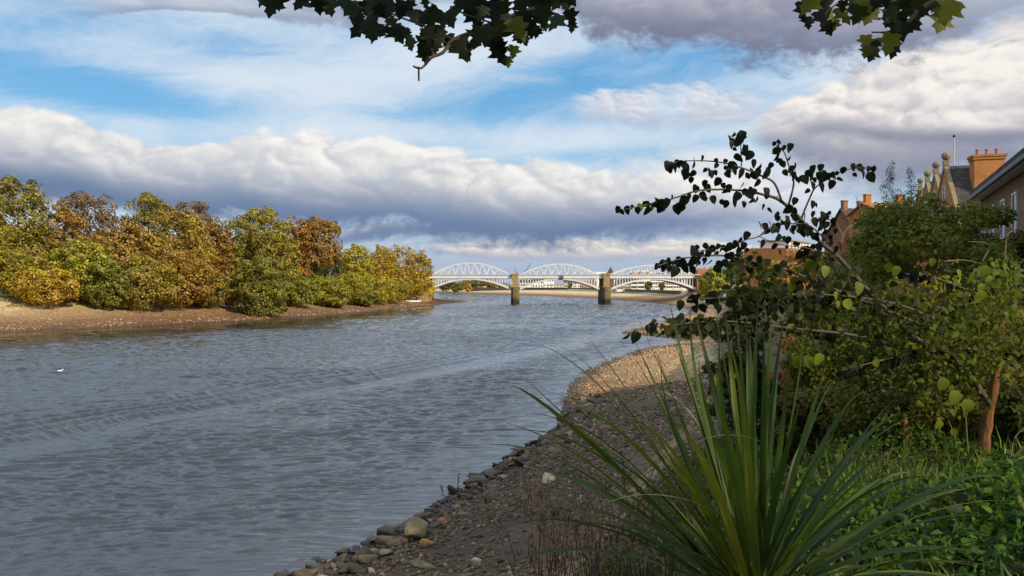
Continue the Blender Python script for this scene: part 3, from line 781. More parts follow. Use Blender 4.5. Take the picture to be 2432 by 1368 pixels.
# ------------------------------------------------------------------ houses, far bank and the terrace on the right
M_render = plain('white_render', (.78,.77,.74), 0.8, 0.12, 0.6)
M_slate = masonry('slate_roof', (.10,.085,.075), (.05,.045,.04), 0.35, 0.22, 0.4)
M_glass = plain('dark_window_glass', (.03,.035,.045), 0.12, 0.2, 0.3)
M_orange = masonry('orange_brick', (.52,.21,.060), (.40,.24,.12), 0.24, 0.085, 0.22)
M_brown = masonry('brown_brick', (.24,.155,.085), (.22,.17,.12), 0.24, 0.085, 0.35)
M_redtile = masonry('red_clay_tiles', (.40,.15,.06), (.2,.09,.05), 0.3, 0.25, 0.3)
M_stonetrim = plain('weathered_stone_trim', (.26,.20,.11), 0.9, 0.4, 2.0)
M_frame = plain('white_window_frame', (.52,.51,.48), 0.5, 0.1)
M_gutter = plain('black_gutter', (.035,.035,.04), 0.5, 0.2)
M_pot = plain('terracotta_pot', (.42,.15,.06), 0.8, 0.3)
def house(name, label, loc, w, dpt, h, rh, wall, roof, rz=0.0, group=None, rows=2, cols=4, cat='house', chim=1, gable_front=False, flat=False, win=(0.9, 1.3)):
    """Local x along the front, front face at y=0 looking to -y."""
    r = thing(name, label, cat, loc, group, rz)
    hw = w/2
    b = MB()
    if flat: b.box((-hw, 0, -1), (hw, dpt, h))
    else:
        prof = [(0, -1), (dpt, -1), (dpt, h), (dpt/2, h+rh-0.05), (0, h)]
        V = [(-hw, y, z) for y, z in prof] + [(hw, y, z) for y, z in prof]
        b.add(V, [(4, 3, 2, 1, 0), (5, 6, 7, 8, 9), (0, 1, 6, 5), (1, 2, 7, 6), (2, 3, 8, 7), (3, 4, 9, 8), (4, 0, 5, 9)])
    b.build('wall', wall, r)
    b = MB()
    if flat:
        b.box((-hw-.2, -.2, h), (hw+.2, dpt+.2, h+.35))
    else:
        e = 0.35
        for (y0, y1) in ((-e, dpt/2), (dpt+e, dpt/2)):
            z0 = h - e*rh/(dpt/2); z1 = h+rh
            V = [(-hw-e, y0, z0), (hw+e, y0, z0), (hw+e, y1, z1), (-hw-e, y1, z1)]
            V += [(x, y, z+.18) for x, y, z in V]
            b.add(V, [(0, 1, 2, 3), (7, 6, 5, 4), (0, 4, 5, 1), (1, 5, 6, 2), (2, 6, 7, 3), (3, 7, 4, 0)])
    rf = b.build('roof', roof, r)
    for i in range(chim):
        x = -hw+0.6 + i*(w-1.2)/max(1, chim-1) if chim > 1 else hw*0.5
        c = MB(); c.box((x-.45, dpt/2-.35, h), (x+.45, dpt/2+.35, h+rh+1.5)); c.box((x-.52, dpt/2-.42, h+rh+1.3), (x+.52, dpt/2+.42, h+rh+1.45))
        ch = c.build('chimney', wall, rf)
    sh = h/rows
    for j in range(rows):
        for i in range(cols):
            x = -hw + w*(i+.5)/cols; z = sh*j + sh*0.42
            f = MB(); a, bb = win
            for q in ((x-a/2-.08, z-.08, x-a/2+.06, z+bb+.08), (x+a/2-.06, z-.08, x+a/2+.08, z+bb+.08), (x-a/2+.06, z-.08, x+a/2-.06, z+.06), (x-a/2+.06, z+bb-.06, x+a/2-.06, z+bb+.08), (x-a/2+.06, z+bb/2-.04, x+a/2-.06, z+bb/2+.04)):
                f.box((q[0], -.06, q[1]), (q[2], .05, q[3]))
            fo = f.build('window', M_frame, r)
            f = MB(); f.box((x-a/2+.06, -.02, z+.06), (x+a/2-.06, .04, z+bb-.06)); f.build('pane', M_glass, fo)
    return r
def at(px, py, d):
    q = P(px, py, d); return q
# --- far bank: white boathouse and villas seen under the middle and right spans
FZ = 4.6
def fhouse(px0, px1, ptop, d, label, wall, roof, rows=2, cols=4, rh=None, name='house', flat=False, group=None, chim=1, cat='house', dpt=9):
    x0, x1 = (px0-CX)/F*d, (px1-CX)/F*d
    zt_ = H-(ptop-HY)/F*d; zg = FZ
    tot = zt_-zg; rh = (0.0 if flat else tot*0.3) if rh is None else rh
    return house(name, label, ((x0+x1)/2, d, zg), x1-x0, dpt, tot-rh, rh, wall, roof, 0, group, rows, cols, cat, chim, flat=flat, win=(1.3, 1.5))
G3 = 'white houses on the far embankment'
fhouse(1236, 1262, 665, 690, 'white low building just right of the left pier', M_render, M_slate, 1, 5, group=G3)
fhouse(1264, 1290, 663, 690, 'white gabled boathouse under the left half of the middle span', M_render, M_slate, 2, 4, group=G3)
fhouse(1291, 1316, 662, 690, 'white flat boathouse beside the jetty', M_render, M_slate, 2, 4, flat=True, group=G3)
fhouse(1340, 1362, 664, 690, 'white house right of the jetty under the middle span', M_render, M_slate, 2, 3, group=G3)
fhouse(1364, 1378, 667, 690, 'small white house beside the orange brick house', M_render, M_slate, 2, 2, group=G3)
fhouse(1380, 1418, 668, 640, 'low orange brick house left of the right pier', M_orange, M_redtile, 2, 5)
for k_, (a_, b_, t_, w_) in enumerate([(1466, 1478, 666, 'white house with dark openings next to the right pier'), (1479, 1497, 655, 'yellowish white house under the start of the right span'), (1499, 1514, 648, 'white terrace house left of the tall pale pair'), (1515, 1530, 646, 'tall pale house under the red roof'), (1531, 1544, 646, 'narrow pale house under the red roof'), (1546, 1562, 650, 'white house behind the white car'), (1564, 1580, 648, 'white house with a low parapet in the middle of the right span'), (1582, 1598, 652, 'white cottage in the right half of the right span'), (1600, 1618, 654, 'white cottage near the right abutment'), (1620, 1642, 652, 'last white house before the red abutment')]):
    fhouse(a_, b_, t_, 470 + 4*k_, w_, M_render if k_ != 1 else plain('cream_render', (.62,.55,.32)), M_slate if k_ not in (3, 4) else M_redtile, 3, 3, group='white terrace behind the right span', chim=2)
fhouse(1415, 1462, 646.5, 980, 'long white block on the skyline left of the church turret', M_render, M_render, 3, 9, flat=True, name='apartment_building', cat='building', chim=0)
fhouse(1586, 1660, 643, 760, 'pale terrace on the skyline above the right span', M_render, M_slate, 3, 10, name='terrace_house', chim=3)
fhouse(1660, 1682, 638, 560, 'orange roofed house above the red abutment', M_orange, M_redtile, 2, 3, chim=1)
fhouse(1706, 1742, 643, 430, 'red brick house behind the embankment trees', M_orange, M_slate, 2, 4, chim=2)
# church turret
q_ = at(1450, 674, 980); r_ = thing('church_tower', 'small brown turret with a pointed roof on the skyline between the two right spans', 'tower', (q_[0], 980, FZ))
b = MB(); b.box((-4, -4, 0), (4, 4, 16)); b.build('wall', M_brown, r_)
b = MB(); b.add([(-4.8, -4.8, 16), (4.8, -4.8, 16), (4.8, 4.8, 16), (-4.8, 4.8, 16), (0, 0, 26)], [(3, 2, 1, 0), (0, 1, 4), (1, 2, 4), (2, 3, 4), (3, 0, 4)]); b.build('roof', M_slate, r_)
# embankment wall along the far and right banks
q0, q1, q2, q3 = (10, 640), (50, 600), (69, 520), (74, 425)
wl = [(-38, 700), (10, 676), (50, 634), (69, 520), (74, 425), (78, 350)]
r_ = MB()
for (xa, ya), (xb, yb) in zip(wl[:-1], wl[1:]):
    d_ = np.array([xb-xa, yb-ya]); d_ = d_/np.linalg.norm(d_); nn_ = np.array([d_[1], -d_[0]])*0.5
    V = [(xa+nn_[0], ya+nn_[1], 0.5), (xb+nn_[0], yb+nn_[1], 0.5), (xb-nn_[0], yb-nn_[1], 0.5), (xa-nn_[0], ya-nn_[1], 0.5)]
    V += [(x, y, 5.3) for x, y, z in V]
    r_.add(V, [(3, 2, 1, 0), (4, 5, 6, 7), (0, 1, 5, 4), (1, 2, 6, 5), (2, 3, 7, 6), (3, 0, 4, 7)])
props(r_.build('embankment_wall', plain('dark_river_wall', (.085,.075,.06), 0.9, 0.4, 0.4)), 'long dark stone embankment wall behind the bridge along the far shore', 'wall')
# jetty on legs
r_ = thing('jetty', 'pale timber jetty on tall posts standing on the far mud under the middle span', 'jetty', at(1325, 690, 660) * np.array([1, 1, 0]))
M_timber = plain('weathered_timber', (.34,.30,.24), 0.9)
b = MB(); b.box((-9, 0, 7.2), (9, 5, 7.6)); b.box((-9, 0, 8.6), (9, .15, 8.75)); b.build('deck', M_timber, r_)
for k_ in range(7):
    for yy in (0.2, 4.6):
        MB().box((-8.6+k_*2.85, yy, -0.5), (-8.1+k_*2.85, yy+.5, 8.7)).build('post', M_timber, r_)
# trees seen under and beside the bridge
G4 = 'trees on the far bank beyond the bridge'
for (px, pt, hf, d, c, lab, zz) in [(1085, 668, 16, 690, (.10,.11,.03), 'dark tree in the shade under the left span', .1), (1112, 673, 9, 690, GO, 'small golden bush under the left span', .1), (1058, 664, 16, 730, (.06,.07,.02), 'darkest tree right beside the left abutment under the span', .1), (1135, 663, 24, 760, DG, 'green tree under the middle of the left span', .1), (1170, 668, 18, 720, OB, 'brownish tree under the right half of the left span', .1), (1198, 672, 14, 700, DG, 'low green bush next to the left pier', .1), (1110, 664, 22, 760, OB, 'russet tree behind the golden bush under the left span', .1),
        (1352, 672, 7, 680, DG, 'small dark bush between the white houses', .1), (1540, 668, 8, 468, DG, 'dark shrub in front of the tall pale houses', .1), (1572, 672, 7, 464, DG, 'dark low shrub right of the white car', .1)]:
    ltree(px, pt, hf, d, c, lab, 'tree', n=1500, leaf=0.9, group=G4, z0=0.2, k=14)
G5 = 'embankment trees at the right end of the bridge'
ltree(1694, 634, 32, 262, (.20,.19,.035), 'round olive tree right beside the red abutment', n=6500, leaf=0.40, group=G5, z0=0.8)
ltree(1668, 672, 13, 285, (.17,.15,.03), 'low bush at the foot of the red abutment', 'bush', 'bush', n=1800, leaf=0.4, group=G5, z0=0.1)
ltree(1745, 628, 34, 330, (.11,.12,.03), 'darker green tree behind the lamp post', n=4500, leaf=0.45, group=G5, z0=1.5)
ltree(1785, 588, 52, 240, (.21,.185,.032), 'tall olive yellow tree right of the lamp post', n=9000, leaf=0.40, group=G5, z0=1.0, k=30)
ltree(1850, 618, 52, 178, (.26,.16,.03), 'gold brown tree below the modern brick block', n=7000, leaf=0.32, group=G5, z0=0.5)
ltree(1915, 588, 62, 185, (.27,.13,.03), 'rusty tree hiding the foot of the modern brick block', n=8000, leaf=0.32, group=G5, z0=0.5)
ltree(1985, 590, 50, 150, (.17,.15,.035), 'olive tree at the end of the house row', n=7000, leaf=0.26, group=G5, z0=0.5)
# lamp post, cars and a notice on the embankment road
q_ = at(1746, 690, 235); zg = zland(q_[0], 235)
r_ = thing('street_lamp', 'grey street lamp post in front of the dark green embankment tree', 'street lamp', (q_[0], 235, zg))
b = MB(); b.lathe([(.16, -.3), (.16, .8), (.09, 1.0), (.07, 7.0)], n=8); b.build('pole', plain('grey_steel', (.35,.36,.37), 0.5), r_)
b = MB(); b.tube([(0, 0, 6.9), (-.5, 0, 7.35), (-1.5, 0, 7.45)], .05); b.build('arm', MATS['grey_steel'], r_)
b = MB(); b.prism([(-2.2, 7.38), (-1.4, 7.36), (-1.4, 7.52), (-2.0, 7.5)], -.13, .13); b.build('lamp_head', MATS['grey_steel'], r_)
def car(label, px, d, rz, col, mat_name, zoff=None):
    q = at(px, 690, d); z = zland(q[0], d) if zoff is None else zoff
    r = thing('parked_car', label, 'car', (q[0], d, z), None, rz)
    pm = plain(mat_name, col, 0.3, 0.1) if mat_name not in MATS else MATS[mat_name]
    b = MB(); b.prism([(-2.1, .35), (2.1, .35), (2.15, .75), (1.95, .9), (1.0, .98), (.45, 1.45), (-1.1, 1.48), (-1.75, 1.0), (-2.12, .92)], -.85, .85); bd = b.build('body', pm, r)
    b = MB()
    for s in (-.87, .85): b.prism([(-1.45, 1.0), (.75, 1.0), (.38, 1.38), (-1.05, 1.4)], s, s+.02)
    b.build('window', M_glass, r)
    for x in (-1.35, 1.35):
        for s in (-.9, .68):
            b = MB(); prof = [(x+.32*math.cos(k*math.pi/8), .32+.32*math.sin(k*math.pi/8)) for k in range(16)]; b.prism(prof, s, s+.22); b.build('wheel', M_gutter, r)
    return r
car('white car parked on the embankment behind the right span', 1557, 425, 0.5, (.75,.75,.75), 'white_car_paint', 5.3)
car('silver white car parked by the street lamp', 1735, 222, 0.3, (.7,.7,.72), 'silver_car_paint')
q_ = at(1760, 688, 215); zg = zland(q_[0], 215)
r_ = thing('notice_board', 'small white notice board beside the silver white car', 'sign', (q_[0], 215, zg))
MB().box((-.05, 0, -.2), (.05, .08, 1.5)).build('post', MATS['grey_steel'], r_); MB().box((-.4, -.05, 1.0), (.4, 0, 2.0)).build('panel', M_render, r_)
# two cranes far beyond the left pier
for (px0, py0, px1, py1, lab) in [(1241, 655, 1262, 624, 'tall thin dark crane jib leaning right over the left pier'), (1229, 652, 1221, 636, 'short thin dark crane jib leaning left behind the left pier')]:
    q0, q1 = at(px0, py0, 1500), at(px1, py1, 1500)
    r_ = thing('crane', lab, 'crane', (q0[0], 1500, 3))
    b = MB(); b.box((-1, -1, 0), (1, 1, q0[2]-3)); b.box((-3, -2, q0[2]-5), (2, 2, q0[2]-2)); b.build('mast', M_darkiron, r_)
    b = MB(); b.tube([(0, 0, q0[2]-3), (q1[0]-q0[0], 0, q1[2]-3)], [.7, .4], 4); b.build('jib', M_darkiron, r_)
# boat and timber piles by the left abutment
q_ = at(983, 699, 305)
r_ = thing('rowing_boat', 'upturned white boat lying on the beach beside the left abutment', 'boat', (q_[0], 305, zland(q_[0], 305)))
b = MB(); L_ = []
for k_ in range(9):
    u = k_/8; w_ = .75*math.sin(math.pi*min(1, u*.9+.12))**.7
    L_ += [(-3+6*u, -w_, .05), (-3+6*u, -w_*.7, .45), (-3+6*u, 0, .7), (-3+6*u, w_*.7, .45), (-3+6*u, w_, .05)]
b.add(L_, [(i*5+j, i*5+j+1, i*5+j+6, i*5+j+5) for i in range(8) for j in range(4)] + [(0, 1, 2, 3, 4), (44, 43, 42, 41, 40)]); b.build('hull', M_render, r_, smooth=True)
b = MB(); b.box((-3, -.06, .68), (3, .06, .76)); b.build('keel', M_timber, r_)
r_ = thing('pile_fence', 'row of pale upright timber piles in front of the left abutment', 'fence', (bx(978), 312, 2.4))
M_pile = plain('pale_piles', (.46,.34,.16), 0.9)
for k_ in range(12):
    MB().box((k_*.72, 0, -1.5), (k_*.72+.5, .5, 2.6+.3*math.sin(k_*2.1))).build('pile', M_pile, r_)
MB().box((-.1, -.12, 1.6), (8.5, -.003, 1.85)).build('rail', M_pile, r_)
# white house glimpsed through the wood
house('house', 'white house glimpsed through the gap left of the willow', (*at(577, 640, 250)[:2], 5.8), 9, 8, 9, 3, M_render, M_slate, 0, None, 2, 3)

# --- the row of houses on the right (front faces the river, row recedes along RD_)
RD_ = np.array([0.4166, 0.909]); RN = np.array([-0.909, 0.4166]); RANG = math.atan2(RD_[1], RD_[0])
def row_pt(y, off=0.0):
    """A point of the facade line at distance y, off metres to the rear of it."""
    return np.array([24.7 + 0.4583*(y-40.3), y]) - RN*off
# brown brick terrace: local x runs along the row (away from the camera), local y to the rear
TZ = 6.8
def local_house(name, label, y0, off, cat='house', group=None):
    p0 = row_pt(y0, off)
    r = thing(name, label, cat, (p0[0], p0[1], TZ), group, RANG)
    return r        # local +x = along the row, local -y... front is on the left (+y); rear is -y
L0 = 31.0/0.909*1.0
r_ = local_house('terraced_house', 'dim brown brick terraced house at the right edge with sash windows and a dark gutter', 13.0, 0)
LEN = (39.2-13.0)/0.909; HE = 13.4-TZ
b = MB(); dp = 9.0; rh = 3.0
V = [(x, y, z) for x in (0, LEN) for (y, z) in ((0, -1), (-dp, -1), (-dp, HE), (-dp/2, HE+rh-.06), (0, HE))]
b.add(V, [(0, 1, 2, 3, 4), (9, 8, 7, 6, 5), (0, 5, 6, 1), (1, 6, 7, 2), (2, 7, 8, 3), (3, 8, 9, 4), (4, 9, 5, 0)]); b.build('wall', M_brown, r_)
b = MB(); e = .45
for (y0, y1) in ((e, -dp/2), (-dp-e, -dp/2)):
    z0 = HE-e*rh/(dp/2)
    V = [(-.2, y0, z0), (LEN+.2, y0, z0), (LEN+.2, y1, HE+rh), (-.2, y1, HE+rh)]; V += [(x, y, z+.16) for x, y, z in V]
    b.add(V, [(0, 1, 2, 3), (7, 6, 5, 4), (0, 4, 5, 1), (1, 5, 6, 2), (2, 6, 7, 3), (3, 7, 4, 0)])
rf = b.build('roof', M_slate, r_)
b = MB(); b.box((-.2, e-.02, HE-.62), (LEN+.2, e+.14, HE-.44)); b.build('gutter', M_gutter, rf)
b = MB(); b.box((-.2, .05, HE-.66), (LEN+.2, e-.03, HE-.58)); b.build('soffit', M_frame, rf)
for k_ in range(2):
    x = LEN*(.12+.3*k_)
    c = MB(); c.box((x-.8, -dp/2-.45, HE+rh-1.2), (x+.8, -dp/2+.45, HE+rh+1.2)); ch = c.build('chimney', M_brown, rf)
def sash(x, z, w, h, parent):
    f = MB()
    for q in ((x-w/2-.07, z-.05, x-w/2+.07, z+h), (x+w/2-.07, z-.05, x+w/2+.07, z+h), (x-w/2+.07, z-.05, x+w/2-.07, z+.08), (x-w/2+.07, z+h-.1, x+w/2-.07, z+h), (x-w/2+.07, z+h/2-.04, x+w/2-.07, z+h/2+.04)):
        f.box((q[0], -.05, q[1]), (q[2], .06, q[3]))
    fo = f.build('window', M_frame, parent)
    f = MB(); f.box((x-w/2+.07, -.03, z+.08), (x+w/2-.07, .02, z+h-.1)); f.build('pane', M_glass, fo)
    f = MB(); f.box((x-w/2-.2, -.02, z-.2), (x+w/2+.2, .18, z-.055)); f.build('sill', M_gutter, fo)
for k_ in range(10):
    x = LEN - 1.6 - k_*2.75
    sash(x, HE-3.0, .95, 1.75, r_)
    if k_ < 6: sash(x, HE-5.7, .95, 1.75, r_)
b = MB(); b.tube([(LEN-.35, .5, HE-.55), (LEN-.35, .16, HE-.9), (LEN-.35, .14, 0)], .06, 6); b.build('downpipe', M_frame, r_)
# television aerial above the brown roof
for (yy, lab, hh) in ((36.5, 'thin television aerial on the brown terrace roof', 2.0), (29.5, 'second television aerial at the very right edge above the brown roof', 2.6)):
    p0 = row_pt(yy, 4.3); z0 = TZ+HE+rh-.3
    r2 = thing('television_aerial', lab, 'aerial', (p0[0], p0[1], z0), None, RANG)
    MB().tube([(0, 0, 0), (0, 0, hh)], .025, 5).build('pole', M_gutter, r2)
    b = MB(); b.tube([(-.5, 0, hh-.1), (.7, 0, hh)], .02, 4)
    for k_ in range(6): b.tube([(-.4+k_*.2, -.2, hh-.08+k_*.015), (-.4+k_*.2, .2, hh-.08+k_*.015)], .012, 4)
    b.build('antenna', M_gutter, r2)
# orange brick houses with stone-edged gables to the river, each ridge running back from its gable
def gabled(px_ball, py_ball, y, label, first=False):
    q = P(px_ball, py_ball, y); base = np.array([q[0], y])
    apex = q[2]-0.9-TZ
    r = thing('gabled_house', label, 'house', (base[0], base[1], TZ), 'orange brick gabled houses', RANG + math.radians(9))
    hw, dp = 3.6, 15.0; he = apex-4.3
    b = MB()
    V = [(x, yy, z) for yy in (0, -dp) for (x, z) in ((-hw, -1), (hw, -1), (hw, he), (0, apex-.15), (-hw, he))]
    b.add(V, [(4, 3, 2, 1, 0), (5, 6, 7, 8, 9), (0, 1, 6, 5), (1, 2, 7, 6), (2, 3, 8, 7), (3, 4, 9, 8), (4, 0, 5, 9)]); b.build('wall', M_orange, r)
    b = MB()
    for s in (-1, 1):
        V = [(s*(hw+.35), -.35, he-.35), (0, -.35, apex+.02), (0, -dp, apex+.02), (s*(hw+.35), -dp, he-.35)]; V += [(x, yy, z+.2) for x, yy, z in V]
        Fs = [(0, 1, 2, 3), (7, 6, 5, 4), (0, 4, 5, 1), (1, 5, 6, 2), (2, 6, 7, 3), (3, 7, 4, 0)]
        b.add(V, Fs)
    rf = b.build('roof', M_slate, r)
    b = MB()                                            # raised stone coping of the gable
    for s in (-1, 1):
        V = [(s*(hw+.42), .08, he-.5), (s*.0, .08, apex), (s*.0, .08, apex+.45), (s*(hw+.42), .08, he+.0)]; V += [(x, -.3, z) for x, yy, z in V]
        b.add(V, [(0, 1, 2, 3), (7, 6, 5, 4), (0, 4, 5, 1), (1, 5, 6, 2), (2, 6, 7, 3), (3, 7, 4, 0)])
    cp = b.build('gable_coping', M_stonetrim, r)
    b = MB(); b.box((-.26, -.36, apex+.25), (.26, .12, apex+.75)); b.lathe([(.05, .7), (.18, .8), (.36, .98), (.42, 1.2), (.36, 1.42), (.18, 1.56), (.03, 1.62)], (0, -.14, apex), 10); b.build('ball_finial', M_stonetrim, cp)
    b = MB(); b.box((-hw-.06, -dp, he-.95), (-hw, -.5, he-.7)); b.box((-hw-.05, -dp, he-3.1), (-hw, -.5, he-2.9)); b.build('string_course', M_orange, r)
    sash(-1.4, he-1.5, 1.0, 2.0, r); sash(1.4, he-1.5, 1.0, 2.0, r); sash(0, he+1.2, .9, 1.4, r)
    for yy in (-4.2, -7.0):                              # windows of the side wall toward the camera
        f = MB()
        for q_ in ((yy-.55, he-2.6, yy-.43, he-1.2), (yy+.43, he-2.6, yy+.55, he-1.2), (yy-.43, he-2.6, yy+.43, he-2.5), (yy-.43, he-1.3, yy+.43, he-1.2)):
            f.box((-hw-.08, q_[0], q_[1]), (-hw+.04, q_[2], q_[3]))
        fo = f.build('window', M_frame, r)
        MB().box((-hw-.03, yy-.43, he-2.5), (-hw+.03, yy+.43, he-1.3)).build('pane', M_glass, fo)
    return r, he, apex, hw, dp, rf
yy_ = [74, 84, 94, 104]
lab_ = ['orange brick gabled house nearest in the row, with the big chimney on its roof', 'second gabled house from the big chimney, mostly behind the first gable', 'third gabled house from the big chimney', 'farthest gabled house whose stone ball stands lowest']
for k_, (bxx, byy) in enumerate([(2243, 378), (2220, 398), (2200, 418), (2183, 434)]):
    r, he, apex, hw, dp, rf = gabled(bxx, byy, yy_[k_], lab_[k_])
    if k_ == 0:
        xx = -1.9; yc = -3.1
        b = MB(); b.box((xx-.75, yc-1.25, he), (xx+.75, yc+1.25, apex+.35)); b.box((xx-.85, yc-1.35, apex+.35), (xx+.85, yc+1.35, apex+.6)); b.box((xx-.92, yc-1.45, apex+.6), (xx+.92, yc+1.45, apex+.8))
        ch = b.build('chimney', M_orange, rf)
        for j in range(3):
            b = MB(); b.lathe([(.16, .8), (.14, 1.25), (.18, 1.3), (.18, 1.4)], (xx, yc-.8+j*.8, apex), 8); b.build('chimney_pot', M_pot, ch)
        # white dormer bay under the chimney
        b = MB(); b.box((-hw-.9, -5.4, he-3.2), (-hw, -2.8, he-.9)); bay = b.build('bay', M_orange, r)
        b = MB(); b.prism([(-hw-1.1, he-.9), (-hw+.0, he-.9), (-hw+.0, he+.1)], -5.6, -2.6); b.build('bay_roof', M_render, bay)
        p0 = P(2266, 385, 84); 
rP = thing('flagpole', 'tall bare white flagpole rising behind the nearest gabled roof', 'flagpole', (P(2266, 385, 92)[0], 92, TZ))
zt2 = P(2266, 327, 92)[2]-TZ
b = MB(); b.lathe([(.13, 0), (.11, zt2*.5), (.07, zt2)], n=8); b.build('pole', M_frame, rP)
b = MB(); b.lathe([(.02, zt2), (.16, zt2+.1), (.18, zt2+.22), (.1, zt2+.36), (.02, zt2+.4)], n=8); b.build('ball', M_gutter, rP)
# red brick ranges further along
def range_house(px0, px1, ptop, d, label, wall, roof, rows=2, cols=3, rh=2.2, rz=0.12, dpt=8, chim=2, **kw):
    x0, x1 = (px0-CX)/F*d, (px1-CX)/F*d; zt_ = H-(ptop-HY)/F*d
    return house(kw.pop('name', 'house'), label, ((x0+x1)/2, d, TZ), x1-x0, dpt, zt_-TZ-rh, rh, wall, roof, rz, None, rows, cols, chim=chim, **kw)
range_house(2085, 2190, 478, 112, 'orange brick house with a tall chimney behind the slim dark saplings', M_orange, M_orange, 3, 4, 1.5)
range_house(2034, 2100, 492, 128, 'dark roofed brick house with red chimneys left of the green bush', M_redbrick, M_slate, 3, 3, 5.0, 0.35, chim=2)
q_ = P(2040, 500, 127.0)
r_ = thing('apartment_building', 'modern orange brick block with white window bays and a set back penthouse', 'building', (*P(1905, 600, 215)[:2], TZ), None, math.radians(52))
zt_ = H+(HY-592)/F*215-TZ
b = MB(); b.box((-13, 0, -1), (13, 12, zt_)); b.build('wall', M_orange, r_)
b = MB(); b.box((-6, 2, zt_), (13, 10, zt_+2.2)); ph = b.build('penthouse', M_render, r_)
b = MB(); b.box((-6.6, 1.4, zt_+2.2), (13.6, 10.6, zt_+2.5)); b.build('roof', M_stonetrim, r_)
for k_ in range(9):
    x = -11.6+k_*2.9
    for j in range(2):
        z = zt_-2.6-j*3.2
        f = MB(); f.box((x-.7, -.08, z), (x+.7, .05, z+2.2)); fo = f.build('window', M_frame, r_)
        f = MB(); f.box((x-.58, -.12, z+.12), (x+.58, -.083, z+2.08)); f.build('pane', M_glass, fo)
    f = MB(); f.box((x-.55, -.25, zt_+.1), (x+.85, .4, zt_+1.6)); f.build('parapet_panel', M_render, r_)
# low garden wall in front of the brown terrace
pA, pB = row_pt(12, -5.5), row_pt(34, -5.5)
L_ = np.linalg.norm(pB-pA)
r_ = thing('garden_wall', 'low brown brick garden wall in front of the brown terrace', 'wall', (pA[0], pA[1], TZ), None, RANG)
MB().box((0, -.15, -1), (L_, .15, 1.25)).build('wall', M_brown, r_)
MB().box((0, -.2, 1.25), (L_, .2, 1.35)).build('coping', M_stonetrim, r_)
# birds on the water
q_ = (143, 885); d_ = F*H/(q_[1]-HY); 
def bird(label, px, py, col, s):
    d_ = F*H/(py-HY); r = thing('gull' if col[0] > .4 else 'duck', label, 'bird', ((px-CX)/F*d_, d_, 0.10), None, 0.5)
    m_ = plain('feather_%d' % int(col[0]*100) if False else ('white_feathers' if col[0] > .4 else 'dark_feathers'), col, 0.8, 0.15)
    b = MB(); b.tube([(-.30*s, 0, .10*s), (-.2*s, 0, .09*s), (-.05*s, 0, .07*s), (.10*s, 0, .09*s), (.17*s, 0, .14*s), (.19*s, 0, .20*s), (.23*s, 0, .235*s), (.285*s, 0, .225*s), (.34*s, 0, .215*s)], [.012*s, .05*s, .095*s, .085*s, .045*s, .035*s, .045*s, .025*s, .006*s], 10)
    b.build('body', m_, r, smooth=True)
bird('white gull sitting on the water at the left', 143, 885, (.8,.8,.8), 0.95)
bird('small dark duck on the water off the wooded beach', 983, 750, (.06,.05,.045), 1.6)
# ------------------------------------------------------------------ stones of the near shore
def stone_material(name, cols, wetline=True):
    m, t, o = material(name)
    oi = t.nodes.new('ShaderNodeObjectInfo'); r = E(t, oi.outputs['Random'])
    g = t.nodes.new('ShaderNodeNewGeometry'); ri = E(t, g.outputs['Random Per Island']); p = E(t, g.outputs['Position'])
    n = noise(t, p, 5.0, 5, 0.65); x, y, z = sep(t, p)
    k = ((r + ri*3.7)*1.0)._m('FRACT')
    c = ramp(t, k, cols)
    c = mix(t, 0.75, c, ramp(t, n, [(0.3, (.5,.48,.45)), (0.7, (1.3,1.28,1.2))]), 'MULTIPLY')
    wet = 1.0 - (z + (n-.5)*.25).step(0.12, 0.42)
    c = mix(t, wet*0.75, c, (.018,.017,.012,1))
    b = principled(t, o, Base_Color=c, Roughness=0.85 - wet*0.45, Specular_IOR_Level=0.3)
    fin(t, b.inputs['Normal'], bump(t, n, 0.5, 0.03))
    return m
SCP = [(0.0, (.36,.22,.11)), (0.3, (.48,.33,.18)), (0.55, (.28,.16,.08)), (0.8, (.56,.42,.26)), (1.0, (.40,.22,.10))]  # paler tans, sunlight on the beach put into the colour
SC_ = [(0.0, (.095,.066,.042)), (0.2, (.15,.105,.066)), (0.42, (.055,.044,.032)), (0.6, (.19,.135,.085)), (0.8, (.125,.076,.045)), (0.92, (.32,.25,.17)), (1.0, (.24,.12,.055))]  # darkened browns, the near shore's shade put into the stones
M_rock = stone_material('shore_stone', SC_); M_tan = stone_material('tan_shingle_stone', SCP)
def ico(sub):
    import bmesh
    bm = bmesh.new(); bmesh.ops.create_icosphere(bm, subdivisions=sub, radius=1.0)
    V = np.array([v.co[:] for v in bm.verts]); Fc = np.array([[v.index for v in f.verts] for f in bm.faces]); bm.free()
    return V, Fc
IV, IF = ico(3); IVa, IFa = ico(2); IV2, IF2 = ico(1); 
def rock_mesh(seed, blocky=0.5, mat=None):
    """A broken stone: a ball cut by random planes, then roughened."""
    r = np.random.default_rng(seed)
    V0, F0 = (IV, IF) if blocky < .4 else (IVa, IFa)
    V = V0.copy()
    for _ in range(int(14-blocky*5)):
        nrm = unit(r.normal(size=(1, 3)))[0]; d = r.uniform(.30, .62) if blocky > .4 else r.uniform(.45, .8)
        over = np.maximum(V@nrm - d, 0); V -= over[:, None]*nrm*0.97
    V += (vnoise(V[:, 0]+V[:, 2]*1.7, V[:, 1]-V[:, 2]*1.3, .35, seed % 50)-.5)[:, None]*V0*.16
    V *= np.array([1.25, r.uniform(.75, 1.1), r.uniform(.5, .85)])
    return npmesh('stone', V, F0, [mat or M_rock], False)
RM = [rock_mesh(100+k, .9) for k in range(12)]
rr = np.random.default_rng(77)
